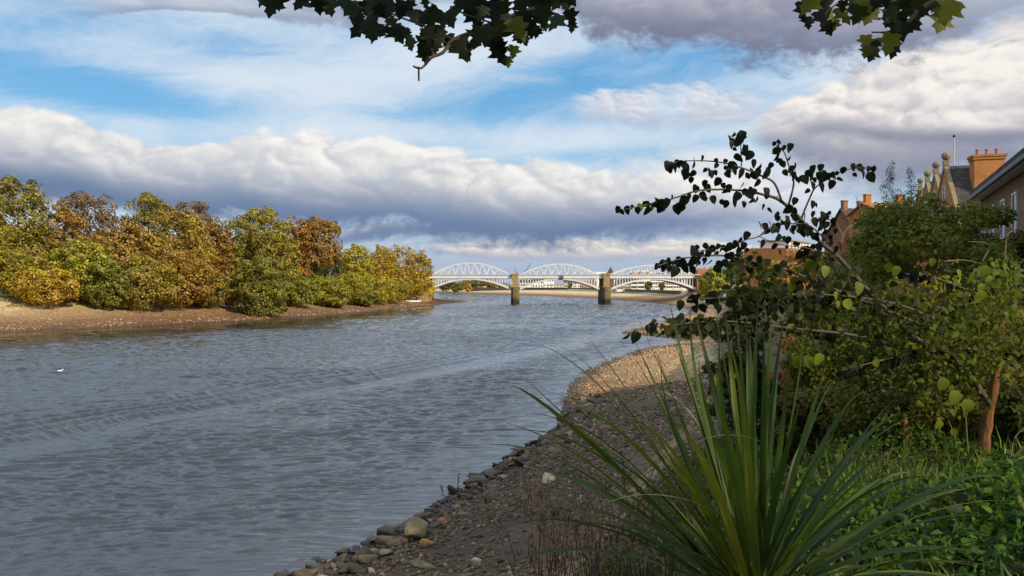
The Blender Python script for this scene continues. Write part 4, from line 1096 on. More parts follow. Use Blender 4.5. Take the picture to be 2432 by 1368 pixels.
def put_rock(px, py, size, label, group=None, me=None, z_up=0.15, d=None, name='stone', scale=None):
    if d is None:                        # meet the ground along the sight line
        d = 12.0
        while d < 140:
            x = (px-CX)/F*d
            if zland(x, d) >= H-(py-HY)/F*d: break
            d += 0.12
    x = (px-CX)/F*d
    o = link(name, me or RM[int(rr.integers(12))], None, (x, d, max(zland(x, d), -0.05)+size*z_up))
    o.rotation_euler = (rr.uniform(-.3, .3), rr.uniform(-.3, .3), rr.uniform(0, 6.3)); o.scale = scale or (size, size, size)
    props(o, label, 'stone', group); return o
M_olive = stone_material('olive_boulder_stone', [(0, (.20,.17,.085)), (1, (.22,.18,.09))])
M_sunlit_block = stone_material('sunlit_block_stone', [(0, (.42,.22,.07)), (1, (.40,.21,.07))])  # orange carries the sun patch on this block
M_pale = stone_material('pale_block_stone', [(0, (.48,.42,.27)), (1, (.46,.40,.26))])
put_rock(990, 1282, .62, 'largest olive brown boulder by the water with a smooth rounded top', me=rock_mesh(7, .2, M_olive), z_up=.4)
put_rock(1016, 1296, .27, 'orange stone block painted as sunlit, lying right under the largest olive boulder', me=rock_mesh(9, .9, M_sunlit_block))
put_rock(1300, 1146, .40, 'pale angular block on the stones below the leaf tips', me=rock_mesh(12, .9, M_pale))
put_rock(985, 1252, .5, 'black wet rock at the water just behind the largest olive boulder', me=RM[2])
put_rock(1000, 1345, .5, 'long tan slab lying on the shingle at the bottom edge', me=rock_mesh(15, .9, M_olive), scale=(.75, .35, .2))
put_rock(1132, 1334, .2, 'small round pale stone alone on the wet shingle', me=rock_mesh(16, .1, M_pale))
put_rock(885, 1360, .2, 'pale flat stone at the bottom edge left of the tan slab', me=rock_mesh(18, .6, M_pale))
put_rock(752, 1332, .22, 'dark flat stone alone in the water at the bottom', me=RM[4], z_up=.1)
n_r = 0; tries = 0
while n_r < 270 and tries < 20000:
    tries += 1
    y = 17.5 + 38*rr.random()**1.5
    i = rr.random()
    # along the waterline: mostly within a few metres of it
    sx = np.interp(y, [p_[1] for p_ in RIGHT[2:11]], [p_[0] for p_ in RIGHT[2:11]])
    off = abs(rr.normal())*1.5 - 0.45
    x = sx + off
    px = CX + x/y*F
    z = zland(x, y); py = HY + (H-z)/y*F
    if py > 1390 or px > 1640 or px < 640: continue
    s = 0.17 + 0.34*rr.random()**2.3
    if off > 2.2: s *= .6
    wet = off < 0.9
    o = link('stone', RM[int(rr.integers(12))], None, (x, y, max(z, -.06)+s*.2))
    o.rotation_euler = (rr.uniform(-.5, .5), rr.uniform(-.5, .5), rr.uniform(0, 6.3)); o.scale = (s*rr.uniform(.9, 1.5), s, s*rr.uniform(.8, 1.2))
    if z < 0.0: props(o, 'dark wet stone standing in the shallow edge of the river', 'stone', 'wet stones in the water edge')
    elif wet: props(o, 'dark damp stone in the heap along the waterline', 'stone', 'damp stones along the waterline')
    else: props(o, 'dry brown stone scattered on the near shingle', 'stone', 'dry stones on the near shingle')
    n_r += 1
# the shingle: far too many to count
def shingle(name, n, reg, size, label, mat=None):
    P_, S2 = [], []
    tot = 0
    while tot < n:
        k = n
        x = reg[0] + (reg[1]-reg[0])*rr.random(k); y = reg[2] + (reg[3]-reg[2])*rr.random(k)**1.3
        d = seg_dist(x, y, RIGHT if reg[4] > 0 else LEFT); inw = inside(x, y, WATER); inp = inside(x, y, PLAT)
        w = reg[5]
        keep = (~inw | (d < .5)) & (d < w) & inp & (rr.random(k) < np.exp(-d/w*1.2)) & (vnoise(x, y, 2.3, 9) + .35*rr.random(k) > .52)
        px = CX + x/y*F
        keep &= (px > -60) & (px < 2000)
        x, y = x[keep], y[keep]
        s = size*(0.5 + rr.random(len(x))**3*1.8)*np.clip(y/40, .7, 2.2)
        z = land(x, y) + s*.15
        P_.append(np.stack([x, y, z], 1)); S2.append(s); tot += len(x)
    p_ = np.concatenate(P_)[:n]; s = np.concatenate(S2)[:n]
    nn = unit(rand_dir(len(p_))*.6 + np.array([0, 0, 1]))
    tm = (IV2*np.array([1, .75, .5])*(1+.25*np.sin(IV2[:, [1]]*7+IV2[:, [0]]*5)), [IF2])
    o = link(name, scatter_mesh(name, p_, frames(nn), s, tm, mat or M_rock))
    props(o, label, 'shingle', kind='stuff')
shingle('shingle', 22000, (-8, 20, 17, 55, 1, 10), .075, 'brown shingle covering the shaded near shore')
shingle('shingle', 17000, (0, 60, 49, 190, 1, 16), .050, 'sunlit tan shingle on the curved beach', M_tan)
shingle('shingle', 3500, (-130, -30, 120, 300, -1, 20), .06, 'pale specks of stone on the far muddy beach', M_tan)
# grass at the head of the far beach
def grass_tufts(name, n, label, color, gen, size):
    p_ = gen(n); nn = unit(rand_dir(len(p_))*np.array([1, 1, .25]))
    tm = (np.array([(0, -.06, 0), (0, .06, 0), (.1, .03, .6), (.3, 0, 1.0), (.1, -.03, .6)])[:, [2, 1, 0]], [np.array([(0, 1, 2, 4)]), np.array([(4, 2, 3)])])
    x_ = unit(np.array([0, 0, 1.0]) + rand_dir(len(p_))*.45)
    a = rand_dir(len(p_)); ny_ = unit(np.cross(x_, a)); R = np.stack([x_, ny_, np.cross(x_, ny_)], 2)
    o = link(name, scatter_mesh(name, p_, R, size*rng.uniform(.5, 1.4, len(p_)), tm, M_leaf), color=color)
    props(o, label, 'grass', kind='stuff')
def gen_left(n):
    out = []; tot = 0
    while tot < n:
        x = rng.uniform(-150, -30, n*6); y = rng.uniform(120, 330, n*6)
        d = seg_dist(x, y, LEFT); dp = seg_dist(x, y, PLAT, True); t_ = d/(d+dp)
        k = (~inside(x, y, WATER)) & inside(x, y, PLAT) & (seg_dist(x, y, RIGHT) > d) & (t_ > .60 + .22*vnoise(x, y, 7, 5)) & (vnoise(x, y, 4, 6) > .35)
        x, y = x[k], y[k]; out.append(np.stack([x, y, land(x, y)-.02], 1)); tot += len(x)
    return np.concatenate(out)[:n]
grass_tufts('grass', 16000, 'olive grass and weeds along the head of the far beach', (.20,.17,.045), gen_left, .75)

# ------------------------------------------------------------------ near leaves
def side_frames(tipdir, facing, n, jit=0.5):
    """Leaf frames: x runs to the tip, the blade faces roughly the given way."""
    x = unit(tipdir); a = unit(np.asarray(facing)[None] + rand_dir(n)*jit)
    z_ = unit(a - (a*x).sum(1, keepdims=True)*x); y_ = np.cross(z_, x)
    return np.stack([x, y_, z_], 2)
def maple():
    o = [(-.02, 0), (-.10, -.20), (-.02, -.46), (.10, -.36), (.20, -.40), (.26, -.66), (.38, -.50), (.46, -.34), (.50, -.22), (.68, -.30), (.76, -.16), (1.0, 0)]
    h = o + [(x, -y) for x, y in o[-2:0:-1]]
    V = [(.30, 0, .0)] + [(x, y, -.16*x*x - .25*abs(y)**1.5 + .05*math.sin(9*x+5*y)) for x, y in h]
    n = len(h)
    return np.array(V), [np.array([(0, 1+i, 1+(i+1) % n) for i in range(n)])]
T_MAPLE = maple()
def zpx(lst, ox, oy, sc): return [(ox+a/sc, oy+b/sc) for a, b in lst]
def poly_world(pts, d0, d1=None):
    n = len(pts); d1 = d0 if d1 is None else d1
    return [P(a, b, d0+(d1-d0)*i/max(1, n-1)) for i, (a, b) in enumerate(pts)]
def smooth(pts, k=3):
    p_ = [np.asarray(q, float) for q in pts]; out = []
    for i in range(len(p_)-1):
        a, b, c, d = p_[max(i-1, 0)], p_[i], p_[i+1], p_[min(i+2, len(p_)-1)]
        for j in range(k):
            u = j/k
            out.append(.5*((2*b)+(-a+c)*u+(2*a-5*b+4*c-d)*u*u+(-a+3*b-3*c+d)*u**3))
    out.append(p_[-1]); return out
# --- sycamore standing just behind the camera, its twigs hanging into the top of the view
SYB = (3.6, -3.4, zland(3.6, -3.4))
syc = thing('sycamore_tree', 'sycamore with dark lobed leaves hanging down into the top of the view', 'tree', SYB)
def loc(p_, base): return [np.asarray(q)-np.array(base) for q in p_]
b = MB(); b.tube([(0, 0, -.4), (0, .05, 1.2), (-.1, .1, 3), (-.1, .2, 5.5), (0, 0, 9)], [.38, .28, .24, .2, .08], 10)
b.build('trunk', M_bark, syc)
LB = smooth(poly_world(zpx([(2080,40),(1900,95),(1700,165),(1550,230),(1420,280),(1340,370),(1260,405),(1190,480),(1130,465)], 600, 0, 2.966), 3.25, 3.1))
head = [np.array([3.5, -3.2, 11.3]), np.array([2.6, -.6, 11.2]), np.array([1.4, 1.8, 10.6]), P(1420, -150, 3.2)]
lim = MB(); lim.tube(loc(smooth(head + [LB[0]]) + LB[1:], SYB), list(np.linspace(.07, .016, 12)) + [.016]*1 + list(np.linspace(.015, .004, len(LB)-1)), 6)
RB0 = smooth(poly_world(zpx([(1600,-20),(1400,90),(1310,190),(1180,290),(1060,320),(1010,320)], 1850, 0, 4.179), 3.0, 2.9))
head2 = [np.array([3.5, -3.2, 11.0]), np.array([3.4, -.5, 11.0]), np.array([2.6, 1.6, 10.5]), P(2290, -170, 3.0)]
lim2 = MB(); h2 = smooth(head2 + [RB0[0]]); lim2.tube(loc(h2 + RB0[1:], SYB), list(np.linspace(.06, .012, len(h2))) + list(np.linspace(.011, .003, len(RB0)-1)), 6)
for tw, ox, sc, d in [([(1420,280),(1200,180),(1090,140),(975,90),(930,20),(900,-80)], 600, 2.966, 3.2), ([(1120,130),(1075,80),(1060,0),(1050,-90)], 600, 2.966, 3.2), ([(1700,165),(1500,100),(1390,45)], 600, 2.966, 3.2), ([(2080,40),(2120,100),(2200,125),(2240,130)], 600, 2.966, 3.2),
                      ([(1280,405),(1250,300),(1180,200)], 600, 2.966, 3.15), ([(1760,380),(1730,250),(1700,165)], 600, 2.966, 3.2), ([(1550,230),(1700,215),(1870,200),(2040,215),(2090,180)], 600, 2.966, 3.2), ([(1170,470),(1171,570)], 600, 2.966, 3.1), ([(930,20),(800,60),(640,30),(460,10),(330,-30)], 600, 2.966, 3.2)]:
    lim.tube(loc(smooth(poly_world(zpx(tw, ox, 0, sc), d)), SYB), .0042, 5)
for tw, ox, sc, d in [([(1400,-40),(960,50),(830,140),(700,170)], 1850, 4.179, 3.0), ([(340,-60),(370,0),(410,160)], 1850, 4.179, 3.0), ([(700,-60),(560,50),(480,110),(430,200)], 1850, 4.179, 3.0), ([(960,80),(1060,110),(1180,120)], 1850, 4.179, 3.0), ([(1060,320),(1090,375)], 1850, 4.179, 2.9), ([(1060,320),(920,320)], 1850, 4.179, 2.9)]:
    lim2.tube(loc(smooth(poly_world(zpx(tw, ox, 0, sc), d)), SYB), .0030, 5)
br1 = lim.build('branch', M_bark, syc); br2 = lim2.build('branch', M_bark, syc)
def leafset(parent, base, pts, d, size, color, name='foliage', jit=.18, extra=2, tmpl=None, tip=None, mat=None, facing=(0, -1, .15), fj=.55):
    c = []
    for (a, b_) in pts:
        c.append(P(a, b_, d + rng.uniform(-.25, .25)))
        for _ in range(extra):
            if rng.random() < .20: c.append(P(a+rng.normal()*24, b_-abs(rng.normal())*16+2, d + rng.uniform(-.35, .35)))
    c = np.array(c); n = len(c)
    td = unit((np.array([0, 0, -1.0]) if tip is None else np.array(tip)) + rand_dir(n)*.75*np.array([1, .6, .6]))
    s = size*rng.uniform(.6, 1.3, n)
    R = side_frames(td, facing, n, fj)
    me = scatter_mesh(name, c - np.array(base) - td*s[:, None]*.4, R, s, tmpl or T_MAPLE, mat or M_nearleaf)
    return link(name, me, parent, color=color)
LL = [(130,40),(60,5),(335,10),(460,40),(510,50),(555,55),(630,20),(680,60),(730,100),(750,195),(800,200),(860,230),(915,215),(790,60),(870,30),(950,30),(960,70),(840,120),(760,130),(1010,220),(1110,35),(1050,60),(1100,270),(1110,310),(1090,240),(1160,130),(1200,120),(1140,110),(1270,130),(1350,130),(1390,120),(1310,280),(1350,290),(1260,260),(1220,250),(1200,300),(1210,390),(1230,340),(1290,330),(1480,345),(1470,20),(1440,30),(1520,90),(1560,120),(1590,60),(1640,40),(1680,50),(1720,30),(1600,180),(1640,260),(1690,270),(1750,330),(1740,240),(1790,200),(1750,380),(1870,270),(1920,285),(1900,130),(1960,210),(2000,230),(2040,110),(2060,150),(2020,90),(1950,20),(2000,40),(2050,20),(1900,50),(2130,150),(2240,120),(2250,190),(2150,10),(2210,10),(1500,20),(1620,90),(1700,90),(1760,130),(1380,290),(1330,230)]
LR = [(240,100),(460,50),(490,280),(640,60),(930,50),(790,150),(1100,60),(1150,100),(1080,210),(1190,250),(1260,230),(1180,180),(1210,300),(1320,260),(1300,60),(1430,120),(1450,50),(1560,60),(960,440),(930,520),(1150,470),(1170,30),(1240,30),(1380,20),(440,180),(1120,140),(1060,20),(740,20)]
LRy = [(300,30),(500,200),(540,250),(650,140),(860,40),(900,150),(1640,150),(1700,90),(1620,210),(860,410),(870,510),(1105,430)]
LLy = [(1800,430),(1835,365),(1875,195),(1500,375)]
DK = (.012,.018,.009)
leafset(br1, SYB, zpx(LL, 600, 0, 2.966), 3.2, .072, DK)
leafset(br1, SYB, zpx(LLy, 600, 0, 2.966), 3.15, .085, (.10,.11,.02), 'yellow_leaves', extra=0)
leafset(br2, SYB, zpx(LR, 1850, 0, 4.179), 3.0, .072, (.016,.022,.009), extra=1)
leafset(br2, SYB, zpx(LRy, 1850, 0, 4.179), 2.95, .082, (.13,.13,.022), 'yellow_leaves', extra=0, fj=.3)
# its crown, above and behind the camera
CL = []
for k_ in range(30):
    d_ = rand_dir(1)[0]; CL.append(((-.4+d_[0]*4.6, -1.6+d_[1]*3.6, 8.6+d_[2]*3.4), (1.5, 1.5, 1.0)))
CL = [c for c in CL if c[0][2]-1.0+SYB[2] > 9.9 + max(0, (c[0][1]+1.5+SYB[1]))*.42]
p_, nn = lobes_points(CL, 3900, fill=.2)
link('crown', scatter_mesh('crown', p_, frames(nn), .24*rng.uniform(.7, 1.3, len(p_)), T_MAPLE, M_nearleaf), syc, color=(.05,.07,.02))

pz = zland(15.8, 6.8); pt_ = thing('shade_tree', 'unseen tree added beyond the right edge to shade the near shore', 'tree', (15.8, 6.8, pz))  # unseen tree, added to cast shade over the near shore
L = tree_lobes(2.8, 2.8, 2.8, 11.5, 40, 'dome', (.2, .34)); p_, nn = lobes_points(L, 7000, fill=.2)
link('crown', scatter_mesh('crown', p_, frames(nn), .26*rng.uniform(.7, 1.3, len(p_)), T_MAPLE, M_nearleaf), pt_, color=(.07,.075,.02))
trunk_mesh(9.5, .22, 4.5, 6).build('trunk', M_bark, pt_)
# --- hazel on the terrace edge leaning out to the left
HZB_ = P(2334, 1100, 6.9); HZB = (HZB_[0], 6.9, zland(HZB_[0], 6.9))
hz = thing('hazel_tree', 'leaning hazel with a reddish trunk and dark round leaves on long bare branches', 'tree', HZB)
Z3 = lambda l: zpx(l, 1980, 480, 3.257)
M_hbark, t, o = material('reddish_bark')
p = pos(t); x, y, z = sep(t, p); n = noise(t, comb(t, x*38.0, y*38.0, z*7.0), 1.0, 5, 0.7); n2 = noise(t, p, 9.0, 4, .6)
c = mix(t, n2.step(.45, .7)*.7, ramp(t, n, [(.3, (.09,.045,.022)), (.5, (.24,.105,.042)), (.72, (.36,.17,.07))]), (.11,.095,.06,1))
b_ = principled(t, o, Base_Color=c, Roughness=.9, Specular_IOR_Level=.15); fin(t, b_.inputs['Normal'], bump(t, n, 1.0, .02))
tr = smooth([np.array([HZB[0]-.02, 6.9, HZB[2]-.3]), P(2336, 1090, 6.9), P(2342, 1010, 6.9), P(2358, 930, 6.85), P(2372, 830, 6.8), P(2382, 740, 6.9), P(2392, 690, 6.95)])
rd_ = np.linspace(.066, .018, len(tr))*(1+.14*np.sin(np.arange(len(tr))*2.3)); rd_[:3] *= (1.5, 1.35, 1.12)
b = MB(); b.tube(loc(tr, HZB), list(rd_), 10); b.build('trunk', M_hbark, hz, smooth=True)
BR_ = [
 ([(2350,960),(2290,880),(2170,800),(2070,700),(1990,610),(1951,578),(1900,519),(1854,477),(1816,463),(1756,452),(1664,452),(1592,473),(1482,498)], 6.85, 5.6, .026, .004, (0.46, 1)),
 ([(1856,477),(1839,435),(1809,418),(1763,399),(1702,384),(1630,382),(1592,388)], 6.0, 5.7, .010, .003, (.3, 1)),
 ([(1761,395),(1760,365),(1759,334)], 5.8, 5.7, .005, .003, (.3, 1)),
 ([(1873,486),(1885,437),(1877,406),(1862,361),(1839,342)], 6.05, 6.0, .009, .003, (.35, 1)),
 ([(1904,517),(1923,471),(1942,441),(2010,403),(2083,399)], 6.1, 6.1, .009, .003, (.4, 1)),
 ([(2310,840),(2180,770),(2010,700),(1877,644),(1795,622),(1718,607),(1626,613),(1561,632)], 6.8, 5.5, .018, .004, (.52, 1)),
 ([(1951,560),(1914,533),(1841,536),(1804,561),(1770,570),(1742,583),(1687,592),(1653,595)], 6.1, 5.7, .007, .003, (.1, 1)),
 ([(2299,802),(2225,762),(2127,722),(1980,701),(1850,700),(1740,705),(1630,712)], 6.9, 5.6, .016, .004, (.25, 1)),
 ([(2200,850),(2050,800),(1880,780),(1760,765),(1660,765),(1505,785)], 6.7, 5.2, .014, .004, (.2, 1)),
 ([(1951,578),(1985,570),(1975,530),(1960,510)], 6.1, 6.1, .006, .003, (.1, 1)),
 ([(1990,610),(1920,590),(1850,580),(1800,560)], 6.2, 6.0, .006, .003, (.2, .9)),
 ([(2385,720),(2300,690),(2220,660),(2150,650)], 6.9, 6.3, .012, .004, (.2, 1)),
 ([(2372,830),(2260,830),(2120,850),(2000,880)], 6.8, 6.1, .012, .004, (.2, 1)),
 ([(2380,760),(2420,700),(2450,640)], 6.9, 6.9, .012, .004, (.1, 1)),
]
BRK = (.009,.013,.008)  # near black: the shade on the twig leaves is in their colour
yel = []
for (pts, d0, d1, r0, r1, (u0, u1)) in BR_:
    w = smooth(poly_world(pts, d0, d1), 4)
    b = MB(); b.tube(loc(w, HZB), list(np.linspace(r0, r1, len(w))), 6)
    bo = b.build('branch', M_bark, hz, smooth=True)
    w = np.array(w); seg = np.linalg.norm(np.diff(w, axis=0), axis=1); cum = np.concatenate([[0], np.cumsum(seg)]); L = cum[-1]
    n = int(L*(u1-u0)/.034)
    u = u0 + (u1-u0)*(np.arange(n)+rng.random(n)*.8)/n
    u = np.concatenate([u, 1-rng.random(max(2, n//6))*.10])
    # leaves gather in bunches with bare lengths between
    u = u[(np.sin(u*L*9.0+d0*7)+rng.normal(size=len(u))*.7) > -.2]
    u = np.concatenate([u, [.8, .95]]); n = len(u)
    c = np.stack([np.interp(u*L, cum, w[:, i]) for i in range(3)], 1)
    off = rand_dir(n)*np.array([.05, .06, .045])
    td = unit(np.array([0, 0, -1.0]) + rand_dir(n)*.8)
    s = .072*rng.uniform(.55, 1.3, n)
    R = side_frames(td, (0, -1, .1), n, .95)
    link('foliage', scatter_mesh('foliage', c+off-np.array(HZB), R, s, T_ROUND, M_nearleaf), bo, color=BRK)
HL = [(70,520),(95,530),(130,515),(160,500),(195,520),(235,480),(260,520),(285,490),(320,485),(350,475),(380,470),(335,515),(460,490),(485,505),(560,445),(600,430),(620,450),(665,450),(720,470),(750,480),(805,470),(860,480),(550,380),(530,330),(500,300),(545,290),(490,285),(615,350),(630,380),(700,340),(730,365),(765,380),(850,365),(865,400),(900,390),(1000,400),(385,240),(410,230),(440,225),(480,240),(600,195),(685,210),(745,215),(690,240),(745,255),(640,275),(655,290),(680,285),(755,295),(800,275),(620,270),(820,190),(800,140),(780,110),(770,75),(800,50),(850,45),(865,65),(830,55),(790,90),(870,135),(920,225),(900,175),(880,300),(920,300),(960,250),(1010,275),(1000,295),(1030,240),(1050,105),(1075,115),(1110,130),(1150,120),(1070,180),(1100,230),(1115,285),(1180,240),(1195,330),(1170,300),(1260,290),(1290,260),(1340,250),(1280,310),(1300,330),(1330,300),(1360,290),(1290,360),(1380,310),(1410,300),(1440,290),(1480,270),(1240,325),(1210,325),(1345,335),(1540,250),(1550,300),(1600,260),(1605,300),(1640,260),(1670,265),(1260,400),(1180,460),(1290,480),(1310,490),(980,500),(1020,520),(1070,545),(1070,570),(1130,570),(1180,570),(1240,560),(1290,545),(1300,590),(1350,550),(1330,580),(1420,590),(1380,610),(1340,630),(1430,650),(1290,680),(1170,630),(1215,625),(990,620),(1010,650),(980,665),(960,610),(1060,620),(1020,600),(1110,700),(1080,690),(1140,705),(880,675),(840,705),(770,745),(800,750),(860,740),(880,770),(830,770),(620,745),(680,760),(700,745),(560,790),(600,790),(640,775),(540,765),(690,790),(330,865),(350,850),(380,855),(400,880),(430,845),(450,870),(480,840),(490,880),(530,850),(540,890),(580,850),(610,850),(620,830),(690,885),(740,850),(780,800),(820,830),(900,820),(950,830),(1370,660),(1400,690),(1360,690)]
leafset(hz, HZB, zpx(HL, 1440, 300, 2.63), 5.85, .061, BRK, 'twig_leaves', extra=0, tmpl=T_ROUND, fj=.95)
# inner hazel leaves and some yellow ones
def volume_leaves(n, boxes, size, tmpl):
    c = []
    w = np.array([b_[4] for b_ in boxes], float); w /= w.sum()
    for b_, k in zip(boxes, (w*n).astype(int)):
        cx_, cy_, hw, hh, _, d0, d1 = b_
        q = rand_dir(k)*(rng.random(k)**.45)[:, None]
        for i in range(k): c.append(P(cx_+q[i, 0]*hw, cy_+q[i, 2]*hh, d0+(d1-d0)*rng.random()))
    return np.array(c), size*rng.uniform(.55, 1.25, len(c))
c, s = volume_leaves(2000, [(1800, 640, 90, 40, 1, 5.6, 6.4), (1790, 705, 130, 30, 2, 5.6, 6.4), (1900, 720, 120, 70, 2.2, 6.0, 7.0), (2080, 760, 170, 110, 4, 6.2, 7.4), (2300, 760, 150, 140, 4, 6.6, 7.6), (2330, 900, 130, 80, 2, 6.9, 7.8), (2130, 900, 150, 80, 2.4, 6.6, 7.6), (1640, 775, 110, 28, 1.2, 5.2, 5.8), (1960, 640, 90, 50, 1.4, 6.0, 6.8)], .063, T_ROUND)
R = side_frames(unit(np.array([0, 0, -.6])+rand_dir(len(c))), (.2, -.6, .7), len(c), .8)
link('foliage', scatter_mesh('foliage', c-np.array(HZB), R, s, T_ROUND, M_nearleaf), hz, color=(.038,.046,.013))  # dark set, shade put into the leaf colour
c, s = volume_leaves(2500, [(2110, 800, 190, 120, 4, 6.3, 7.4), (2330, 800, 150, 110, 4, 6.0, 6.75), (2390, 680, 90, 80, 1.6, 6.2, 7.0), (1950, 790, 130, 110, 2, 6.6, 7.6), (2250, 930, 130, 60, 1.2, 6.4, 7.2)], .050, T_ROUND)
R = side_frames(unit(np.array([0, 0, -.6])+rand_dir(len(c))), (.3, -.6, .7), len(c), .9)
link('foliage', scatter_mesh('foliage', c-np.array(HZB), R, s, T_ROUND, M_nearleaf), hz, color=(.105,.122,.020))  # paler set, sunlight put into the leaf colour
YL = [(1890,640),(1960,640),(1880,682),(1990,720),(2012,720),(2040,680),(1985,700),(1925,855),(1895,855),(1880,780),(2310,655),(2340,640),(2350,660),(2330,700),(2330,680),(2080,860),(1945,850),(2270,940),(2420,700),(2300,960),(2265,1025),(2215,620),(1740,890),(1700,905),(2130,640),(1520,490),(1550,492)]
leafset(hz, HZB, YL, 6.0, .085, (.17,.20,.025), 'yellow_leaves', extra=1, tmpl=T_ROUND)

# --- bushes behind the hazel
def bush(name, label, px, ptop, half, d, color, n, leaf, tmpl=T_OVAL, z0=.1, k=22, cat='bush', group=None, stems=7, sink=0.0, **kw):
    q = P(px, ptop, d); zb_ = zland(q[0], d)-sink; h = q[2]-zb_; rx = half/F*d
    r = thing(name, label, cat, (q[0], d, zb_), group)
    L = tree_lobes(rx, rx*.8, z0*h, h, k, 'dome', (.22, .40))
    L.append(((0, 0, h*.45), (rx*.6, rx*.5, h*.35)))
    p_, nn = lobes_points(L, n, fill=.25, thick=.35, rough=.9, up=.35)
    link('foliage', scatter_mesh('foliage', p_, frames(nn), leaf*rng.uniform(.55, 1.35, len(p_)), tmpl, M_nearleaf), r, color=color)
    b = MB()
    for i in range(stems):
        a = rng.random()*6.28; e = rng.uniform(.3, .85)
        b.tube([(math.cos(a)*.08, math.sin(a)*.08, -.15), (math.cos(a)*rx*e*.4, math.sin(a)*rx*e*.4, h*.45), (math.cos(a)*rx*e, math.sin(a)*rx*e*.8, h*.85)], [.022, .015, .006], 5)
    b.build('stems', M_bark, r)
    return r
bush('elder_bush', 'large dense green bush below the orange gabled houses', 2190, 452, 205, 17, (.13,.145,.026), 17000, .085, k=34)
bush('elder_bush', 'darker green bush hiding the foot of the brown terrace', 2350, 480, 100, 19, (.115,.11,.024), 8000, .085)
bush('creeper', 'ochre creeper climbing in front of the brown terrace wall at the right edge', 2425, 545, 60, 23, (.16,.11,.03), 3500, .10, cat='climber')
bush('bush', 'olive green bush left of the large green bush', 2075, 505, 50, 22, (.11,.10,.025), 4500, .09)
bush('bush', 'rust tinged bush beside the dark roofed house', 2060, 560, 62, 26, (.16,.095,.03), 3500, .10)
bush('bramble', 'sunlit olive bramble in front of the large green bush', 2190, 640, 170, 11.5, (.21,.185,.028), 9000, .055, cat='bramble')
bush('bramble', 'ochre bramble at the right edge behind the hazel trunk', 2400, 690, 110, 10.5, (.24,.18,.03), 6000, .055, cat='bramble')
bush('bramble', 'green bramble in the middle under the hazel branches', 2010, 690, 130, 10.2, (.10,.105,.02), 7500, .055, cat='bramble', sink=.4)
bush('bush', 'orange brown dying shrub seen between the hazel leaves above the beach', 1900, 790, 90, 12, (.26,.12,.035), 4500, .06, sink=.5)
bush('bush', 'dark bush on the bank edge beside the sword leaves', 1790, 745, 75, 11, (.045,.052,.018), 4000, .07, sink=.6)
bush('bush', 'deep shaded bush at the right edge below the ochre bramble', 2410, 800, 120, 8.8, (.08,.085,.02), 6500, .06)
bush('bush', 'shaded bush between the hazel trunk and the sword leaves', 2130, 850, 150, 8.6, (.095,.095,.02), 8000, .055)
bush('bush', 'low brown green bush on the bank behind the sword leaves', 1930, 930, 120, 8.0, (.075,.062,.02), 5500, .05, sink=.4)
bush('bramble', 'golden lit bramble thicket right behind the reddish hazel trunk', 2300, 850, 190, 8.0, (.185,.170,.026), 8000, .042, cat='bramble', k=34)
bush('bramble', 'low olive bramble thicket between the hazel stem and the sword leaves', 2060, 900, 150, 7.6, (.13,.14,.024), 6500, .042, cat='bramble', k=30)
bush('bush', 'broken green bush at the right edge in front of the golden thicket', 2450, 900, 80, 7.3, (.07,.085,.018), 3500, .05)
bush('bush', 'dark green bush on the bank crest behind the sword leaf tips', 1765, 702, 85, 18, (.045,.050,.016), 6000, .075, sink=1.0)
# two slim dark saplings standing against the sky
for (px, pt, hf, lab) in [(2116, 386, 26, 'taller slim dark sapling standing against the sky above the green bush'), (2163, 402, 20, 'shorter slim dark sapling right of the taller one')]:
    q = P(px, pt, 30); zb_ = zland(q[0], 30); h = q[2]-zb_
    r = thing('sapling', lab, 'tree', (q[0], 30, zb_), 'slim saplings above the green bush')
    rx = hf*1.7/F*30; L = []
    for k_ in range(16):
        u = k_/15; w_ = rx*(1.15-u)*rng.uniform(.6, 1); a = rng.random()*6.28
        L.append(((math.cos(a)*w_*.6, math.sin(a)*w_*.6, h*(.55+.43*u)), (w_*.6+.06, w_*.6+.06, .22)))
    p_, nn = lobes_points(L, 2600, fill=.4, thick=.4, rough=1)
    link('crown', scatter_mesh('crown', p_, frames(nn), .075*rng.uniform(.6, 1.3, len(p_)), T_SLIM, M_nearleaf), r, color=(.035,.05,.03))
    trunk_mesh(h, .05, rx, 6).build('trunk', M_bark, r)
# second small trunk in the dapple
q = P(2150, 1085, 7.2); r_ = thing('tree_stump', 'short reddish stem in a patch of sun left of the hazel trunk', 'tree stump', (q[0], 7.2, zland(q[0], 7.2)))
b = MB(); b.tube([(0, 0, -.2), (.0, 0, .2), (-.03, 0, .45), (-.09, .05, .9)], [.055, .045, .035, .02], 7); b.build('stem', M_hbark, r_, smooth=True)
